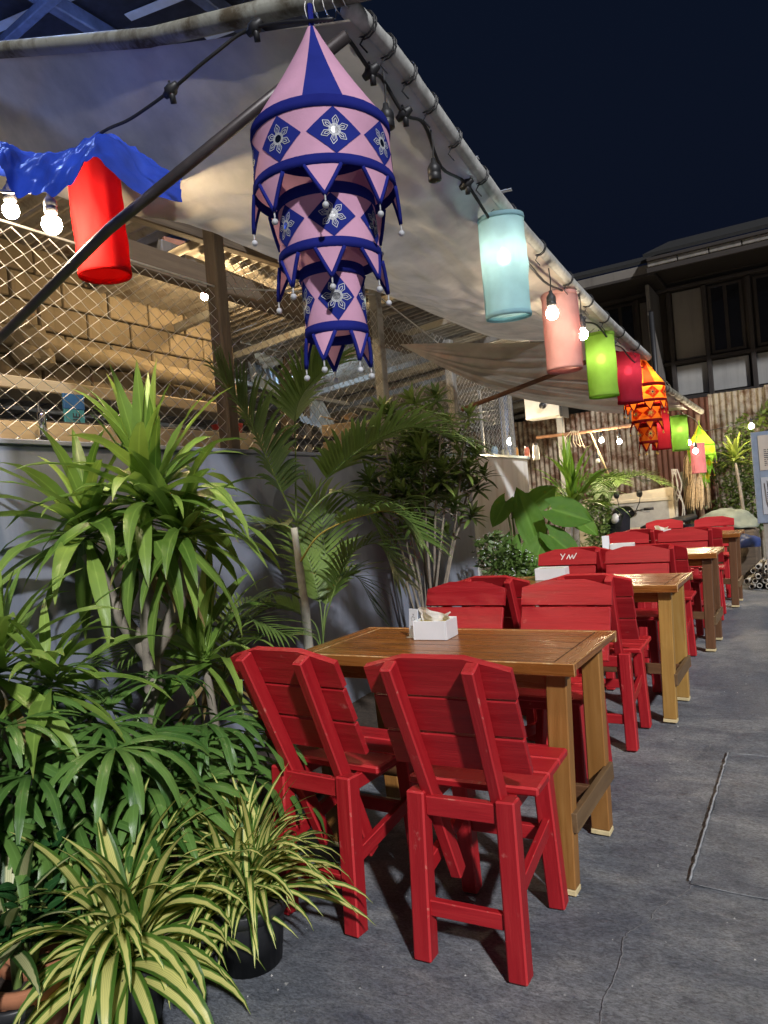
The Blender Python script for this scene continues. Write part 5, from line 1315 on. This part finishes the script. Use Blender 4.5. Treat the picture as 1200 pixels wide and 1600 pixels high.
# --- bushes of small leaves (nobody could count these)
def leafcloud(mb, c, rad, n, l, wd, rnd, shell=.55):
    for _ in range(n):
        d = Vector((rnd.gauss(0, 1), rnd.gauss(0, 1), rnd.gauss(0, 1))).normalized(); rr_ = (shell+(1-shell)*rnd.random())*(1+.35*noise.noise(d*2.3+Vector(c)))
        p = Vector(c)+Vector((d.x*rad[0], d.y*rad[1], d.z*rad[2]))*rr_
        a = Vector((rnd.gauss(0, 1), rnd.gauss(0, 1), rnd.gauss(0, .7))).normalized(); b = a.cross(Vector((rnd.gauss(0, 1), rnd.gauss(0, 1), rnd.gauss(0, 1)))).normalized(); s = rnd.uniform(.7, 1.3)
        mb.add([p, p+a*l*.45*s+b*wd*.5*s, p+a*l*s, p+a*l*.45*s-b*wd*.5*s], [(0, 1, 2, 3)], 0, [(.5, 0), (0, .5), (.5, .92), (1, .5)])
def bush(label, base, clumps, l, wd, mat, rnd, cat='bush', flowers=0, name='leafy_bush', trunkr=.012):
    t = thing(name, label, cat, base); mb = MB(); st = MB(); fl = MB()
    for (c, rad, n) in clumps:
        leafcloud(mb, c, rad, n, l, wd, rnd); st.tube([(c[0]*.2, c[1]*.2, 0), (c[0]*.6, c[1]*.6, c[2]*.55), c], [trunkr, trunkr*.7, trunkr*.3], 6)
        for _ in range(flowers):
            d = Vector((rnd.gauss(0, 1), rnd.gauss(0, 1), rnd.gauss(.3, 1))).normalized(); p = Vector(c)+Vector((d.x*rad[0], d.y*rad[1], d.z*rad[2]))*1.03; fl.lathe([(0, -.005), (.006, 0), (0, .005)], 5, p)
    tag(mb.build('foliage', mat, t, True), kind='stuff'); st.build('stems', TRUNK, t, True)
    if flowers: tag(fl.build('flowers', PAPER, t), kind='stuff')
    return t
rb = random.Random(31)
b = at(775, 900, X=-2.25); bush('small bush with tiny white flowers beside the elephant ear', (-2.25, b.y, 0), [((0, 0, .88), (.16, .20, .16), 420), ((.06, .30, .72), (.18, .22, .16), 420), ((.05, -.1, .62), (.15, .2, .2), 300), ((.1, .1, .45), (.16, .25, .2), 260)], .055, .024, LGS, rb, flowers=40)
b = at(890, 850, X=-2.1); bush('feathery pale green bush between the elephant ear and the chairs', (-2.15, b.y, 0), [((0, 0, .62), (.35, .45, .26), 1500), ((.1, .4, .5), (.35, .45, .3), 1000)], .085, .006, m_leaf('feathery_green', (.10, .15, .04), (.24, .30, .10), .5, .3), rb)
b = at(945, 800, Y=9.6); bush('dark round shrub in front of the cream cart', (b.x, 9.6, 0), [((-.08, 0, .98), (.19, .2, .32), 760), ((-.05, 0, .6), (.24, .25, .3), 600), ((-.08, 0, 1.22), (.15, .15, .14), 220)], .06, .028, LGS, rb)
# --- lit palms beyond the white wall
b = at(893, 755, Y=8.3); t = thing('bright_palm', 'bright lit palm with upright fronds above the elephant ear', 'palm', (b.x, 8.3, 0)); q = Vector((b.x, 8.3, 0))
trunk_mesh([(0, 0, 0), (0, 0, .6), (.02, 0, 1.1)], [.05, .045, .035], 'trunk', TRUNK, t)
BP = bank(LGB, .80, .056, [(84, 18), (70, 35), (58, 55), (45, 70), (30, 75), (10, 70)], 3)
rosette(t, (0, 0, 1.20), BP, 64, smin=.6, smax=1.05, jit=.05)
b = at(948, 765, Y=9.9); t = thing('fan_palm', 'palm with spiky dark fronds fanning over the dark shrub', 'palm', (b.x, 9.9, 0))
trunk_mesh([(0, 0, 0), (0, 0, .6), (.0, 0, 1.15)], [.03, .028, .022], 'trunk', TRUNK, t)
for i in range(9):
    a = -1.2+i*.75; frond(t, [(0, 0, 1.12), (.18*math.cos(a), .12*math.sin(a), 1.38), (.5*math.cos(a), .35*math.sin(a), 1.48), (.85*math.cos(a), .55*math.sin(a), 1.38-.05*(i % 3))], .34, 20, .024, LGP, seed=60+i, start=.25, droop=25, r=.009)
# --- climbers and trees at the far right
VINE = m_leaf('vine_green', (.05, .085, .014), (.15, .20, .035), .45, .3)
b = at(1150, 720, Y=11.4); t = bush('leafy climber mass against the fence left of the notice board', (b.x, 11.4, 0), [((0, 0, 1.45), (.32, .25, .55), 900), ((.2, -.1, 1.0), (.35, .3, .45), 800), ((-.1, 0, .7), (.4, .3, .4), 700), ((.1, 0, 2.0), (.18, .2, .2), 160)], .075, .032, VINE, rb, 'climber', name='climber')
b = at(1148, 712, Y=11.0); t = thing('bright_dracaena', 'bright yellow-green rosette in the climber left of the notice board', 'plant', (b.x, 11.0, 0))
trunk_mesh([(0, 0, 0), (.05, 0, .8), (0, 0, b.z-.1)], [.03, .025, .02], 'trunk', TRUNK, t)
rosette(t, (0, 0, b.z-.06), bank(m_leaf('yellow_green_leaf', (.16, .24, .03), (.36, .42, .09), .4, .3), .36, .05, [(80, 15), (60, 40), (40, 55), (20, 60), (0, 50)], 2), 30, smin=.7)
b = at(1195, 650, Y=11.5); bush('bright leafy branch above the notice board at the right edge', (b.x, 11.5, 0), [((.1, 0, b.z), (.30, .3, .16), 120), ((.4, 0, b.z+.25), (.3, .3, .2), 160)], .13, .055, VINE, rb, 'tree', name='small_tree')
b = at(1095, 790, Y=11.3); mb = MB(); mb.tube(spline([(b.x, 11.3, 0), (b.x+.02, 11.3, .7), (b.x-.03, 11.3, 1.5), (b.x+.06, 11.3, 2.3)], 5), .035, 8)
tag(mb.build('bare_trunk', m_plain('brown_trunk', (.20, .12, .07), .9, var=.3, bump=.6), None, True), 'bare brown trunk under the yellow lantern', 'trunk')
b = at(1076, 800, Y=11.5); mb = MB(); mb.tube(spline([(b.x, 11.5, 0), (b.x+.04, 11.5, .8), (b.x-.02, 11.5, 1.5)], 5), .06, 8)
tag(mb.build('mossy_trunk', m_plain('mossy_trunk', (.16, .16, .11), .9, var=.4, bump=.6), None, True), 'pale mossy stump left of the brown trunk', 'trunk')
STRAW = m_plain('dry_straw', (.50, .36, .20), .9, var=.4, scale=30, bump=0)
b = at(1087, 690, Y=11.1); t = thing('straw_bundle', 'two-tiered bundle of dry straw hanging beside the yellow lantern', 'straw bundle', b)
for z0, ln, rr0 in ((0, .55, .16), (-.38, .55, .20)):
    mb = MB()
    for k in range(240):
        a = rb.uniform(0, 6.28); r1_ = rr0*rb.uniform(.3, 1.05); l = ln*rb.uniform(.8, 1.1); p0 = Vector((.04*math.cos(a), .04*math.sin(a), z0)); p1 = Vector((r1_*math.cos(a)-.05, r1_*math.sin(a), z0-l)); s = Vector((-math.sin(a), math.cos(a), 0))*.006
        m_ = p0.lerp(p1, .5)+Vector((math.cos(a), math.sin(a), 0))*.05*r1_/rr0; mb.add([p0-s, p0+s, m_+s, m_-s, p1+s*.6, p1-s*.6], [(0, 1, 2, 3), (3, 2, 4, 5)])
    tag(mb.build('straw', STRAW, t), kind='stuff')
mb = MB()
for k in range(5):
    x = at(1052+2*k, 760, Y=11.0); mb.tube(spline([x+Vector((0, 0, .25)), x+Vector((.05*math.sin(k*2.1), 0, .0)), x+Vector((.08*math.sin(k*4.3)+.03, 0, -.3)), x+Vector((.06*math.sin(k*1.3), 0, -.75))], 5), .008, 5)
tag(mb.build('loose_cable', m_plain('pale_cable', (.45, .42, .36), .7)), 'pale loose cables dangling at the cart end', 'cable')

# --- potted plants in front
SPM = [[strap_mesh('leaf', LST, .34*PR.uniform(.85, 1.15), .024, e, bd*PR.uniform(.8, 1.2), seg=10, fold=.28, wob=.5, seed=PR.random()*30) for _ in range(4)] for e, bd in ((84, 20), (76, 45), (68, 75), (60, 105), (50, 125), (38, 120), (24, 100), (8, 70))]
SPN = [[strap_mesh('leaf', LST, .42*PR.uniform(.85, 1.15), .044, e, bd*PR.uniform(.8, 1.2), seg=10, fold=.28, wob=.5, seed=PR.random()*30) for _ in range(4)] for e, bd in ((84, 25), (74, 50), (66, 85), (58, 120), (50, 145), (38, 140), (24, 110), (8, 80))]
t = thing('spider_plant', 'spider plant with fine striped leaves in a black pot, in front of the chair', 'plant', (-1.515, 1.555, .002)); pot(t, .115, .185, BLACKP); rosette(t, (0, 0, .20), SPM[1:], 180, smin=.65, smax=1.08, jit=.06)
t = thing('spider_plant', 'nearest spider plant with broad yellow-striped leaves at the bottom', 'plant', (-1.635, 1.215, .002)); pot(t, .10, .17, BLACKP); rosette(t, (0, 0, .19), SPN[1:], 130, smin=.62, smax=1.0, jit=.045)
def zz(parent, c, n, h, mat, rnd, spread=.5, ll=.075):
    mk = []
    for s in range(3):
        mb = MB(); mb.grid(lambda u, v: (ll*u, (v-.5)*ll*.55*math.sin(PI*min(1, u*.92+.06))**.8, .012*math.sin(PI*u)+.2*abs(v-.5)*ll*.3), 6, 4); mb.uv = [(v, u*.9) for u, v in mb.uv]; mk.append(mb.mesh('leaf', mat, True))
    for k in range(n):
        a = k*2.4+rnd.uniform(-.3, .3); e = spread*rnd.uniform(.4, 1.1); tip = Vector(c)+Vector((math.cos(a)*e*h, math.sin(a)*e*h, h*rnd.uniform(.8, 1.1))); P = spline([c, Vector(c).lerp(tip, .5)+Vector((0, 0, .06*h)), tip], 6)
        mb = MB(); mb.tube(P, [.008*(1-.6*i/(len(P)-1)) for i in range(len(P))], 6); mb.build('stem', STEM, parent, True)
        for j in range(7):
            s = .35+.65*j/6; q_ = samp(P, s); tn = (samp(P, min(1, s+.05))-samp(P, s-.05)).normalized()
            for sg in (-1, 1):
                z = math.atan2(tn.y, tn.x)+sg*1.0; sc_ = rnd.uniform(.75, 1.15); place('leaf', rnd.choice(mk), parent, q_, (sg*.4, -.55+rnd.uniform(-.25, .25), z), (sc_, sc_, sc_))
p = at(25, 1600, Z=.10); rz_ = random.Random(9)
t = thing('potted_zz_plant', 'glossy round-leaved plant in a terracotta pot at the bottom left corner', 'plant', (p.x-.02, p.y+.06, .0)); pot(t, .10, .20, TERRA, .016); zz(t, (0, 0, .17), 8, .26, LZZ, rz_, .45, .07)
p = at(95, 1560, Z=.10); t = thing('plant_pot', 'terracotta pot just right of the corner pot', 'pot', (p.x-.03, p.y+.10, 0)); pot(t, .10, .19, TERRA, .016); zz(t, (0, 0, .16), 5, .22, LZZ, rz_, .5, .06)
p = at(30, 1370, Z=.32); t = thing('potted_zz_plant', 'dark glossy plant behind the terracotta pots at left', 'plant', (-1.86, 1.14, 0)); pot(t, .11, .20, TERRA, .016); zz(t, (0, 0, .17), 10, .30, LZZ, rz_, .4, .07)
p = at(150, 1330, X=-1.80); t = thing('potted_zz_plant', 'plant with a braided yellow-green leaf spike under the lady palm', 'plant', (-1.78, 1.46, 0)); pot(t, .12, .16, m_plain('clay_bowl', (.22, .16, .10), .9, var=.3), .016); zz(t, (0, 0, .14), 4, .28, m_leaf('olive_leaf', (.09, .11, .02), (.17, .19, .05), .4, .15), rz_, .25, .055)
t = thing('variegated_plant', 'pale-edged strap leaf plant poking in at the left edge', 'plant', (-1.80, 1.02, 0)); pot(t, .08, .16, BLACKP)
rosette(t, (0, 0, .30), [[strap_mesh('leaf', LVA, .30, .04, e, 40, seed=e)] for e in (70, 50, 30, 15)], 14); trunk_mesh([(0, 0, .1), (0, 0, .2), (0, 0, .32)], [.012, .012, .012], 'stem', STEM, t)
# --- stones at the wall foot
STN = m_plain('rubble', (.26, .22, .17), .95, var=.35, scale=12, bump=.7)
for i, (x, y, r) in enumerate(((300, 1262, .05), (335, 1255, .06), (372, 1232, .05), (318, 1285, .035), (360, 1275, .045), (285, 1300, .04), (395, 1250, .04), (345, 1300, .025))):
    p = at(x, y, Z=0); o = lump('stone', 'rough pale stone lying at the wall foot behind the striped plant', 'stone', (p.x, p.y, .03), r, r*.8, r*.7, STN, i+2, 2); o['group'] = 'stones at the wall foot'
# --- grit on the concrete
gr = MB()
for _ in range(520):
    x, y = PR.uniform(-1.9, .9), PR.uniform(1.1, 7.5); r = PR.uniform(.0012, .0042)*(1.6 if PR.random() < .08 else 1); a = PR.uniform(0, 3)
    z = gz(x, y)-.006; gr.add([(x+r*math.cos(a), y+r*math.sin(a), z), (x+r*math.cos(a+2.1), y+r*math.sin(a+2.1), z), (x+r*math.cos(a+4.2), y+r*math.sin(a+4.2), z), (x, y, z+r*.9)], [(0, 1, 3), (1, 2, 3), (2, 0, 3)])
tag(gr.build('grit', m_plain('pale_grit', (.42, .41, .39), .9, var=.4)), 'fine pale grit scattered over the concrete', kind='stuff')
# --- jars on the lit worktop
for i, (x, y, c, h, r) in enumerate(((806, 716, (.55, .25, .06), .14, .035), (824, 714, (.5, .12, .06), .16, .03), (838, 712, (.45, .40, .30), .20, .04), (790, 717, (.6, .5, .3), .11, .04), (774, 718, (.2, .3, .4), .13, .035))):
    p = at(x, y, X=-2.86); t = thing('jar', ('squat orange jar', 'red-brown jar', 'tall cream jar', 'wide pale jar', 'blue-grey jar')[i]+' on the lit worktop inside the wire guard', 'jar', (p.x, p.y, 1.752))
    mb = MB(); mb.lathe([(0, 0), (r, 0), (r*1.03, .01), (r, h*.75), (r*.7, h*.88), (r*.7, h*.92), (0, h*.92)], 14); mb.build('body', m_plain('jar_%d' % i, c, .3, var=.2), t, True)
    mb = MB(); mb.lathe([(0, h*.92), (r*.78, h*.92), (r*.78, h), (0, h)], 14); mb.build('lid', DARKS, t, True)
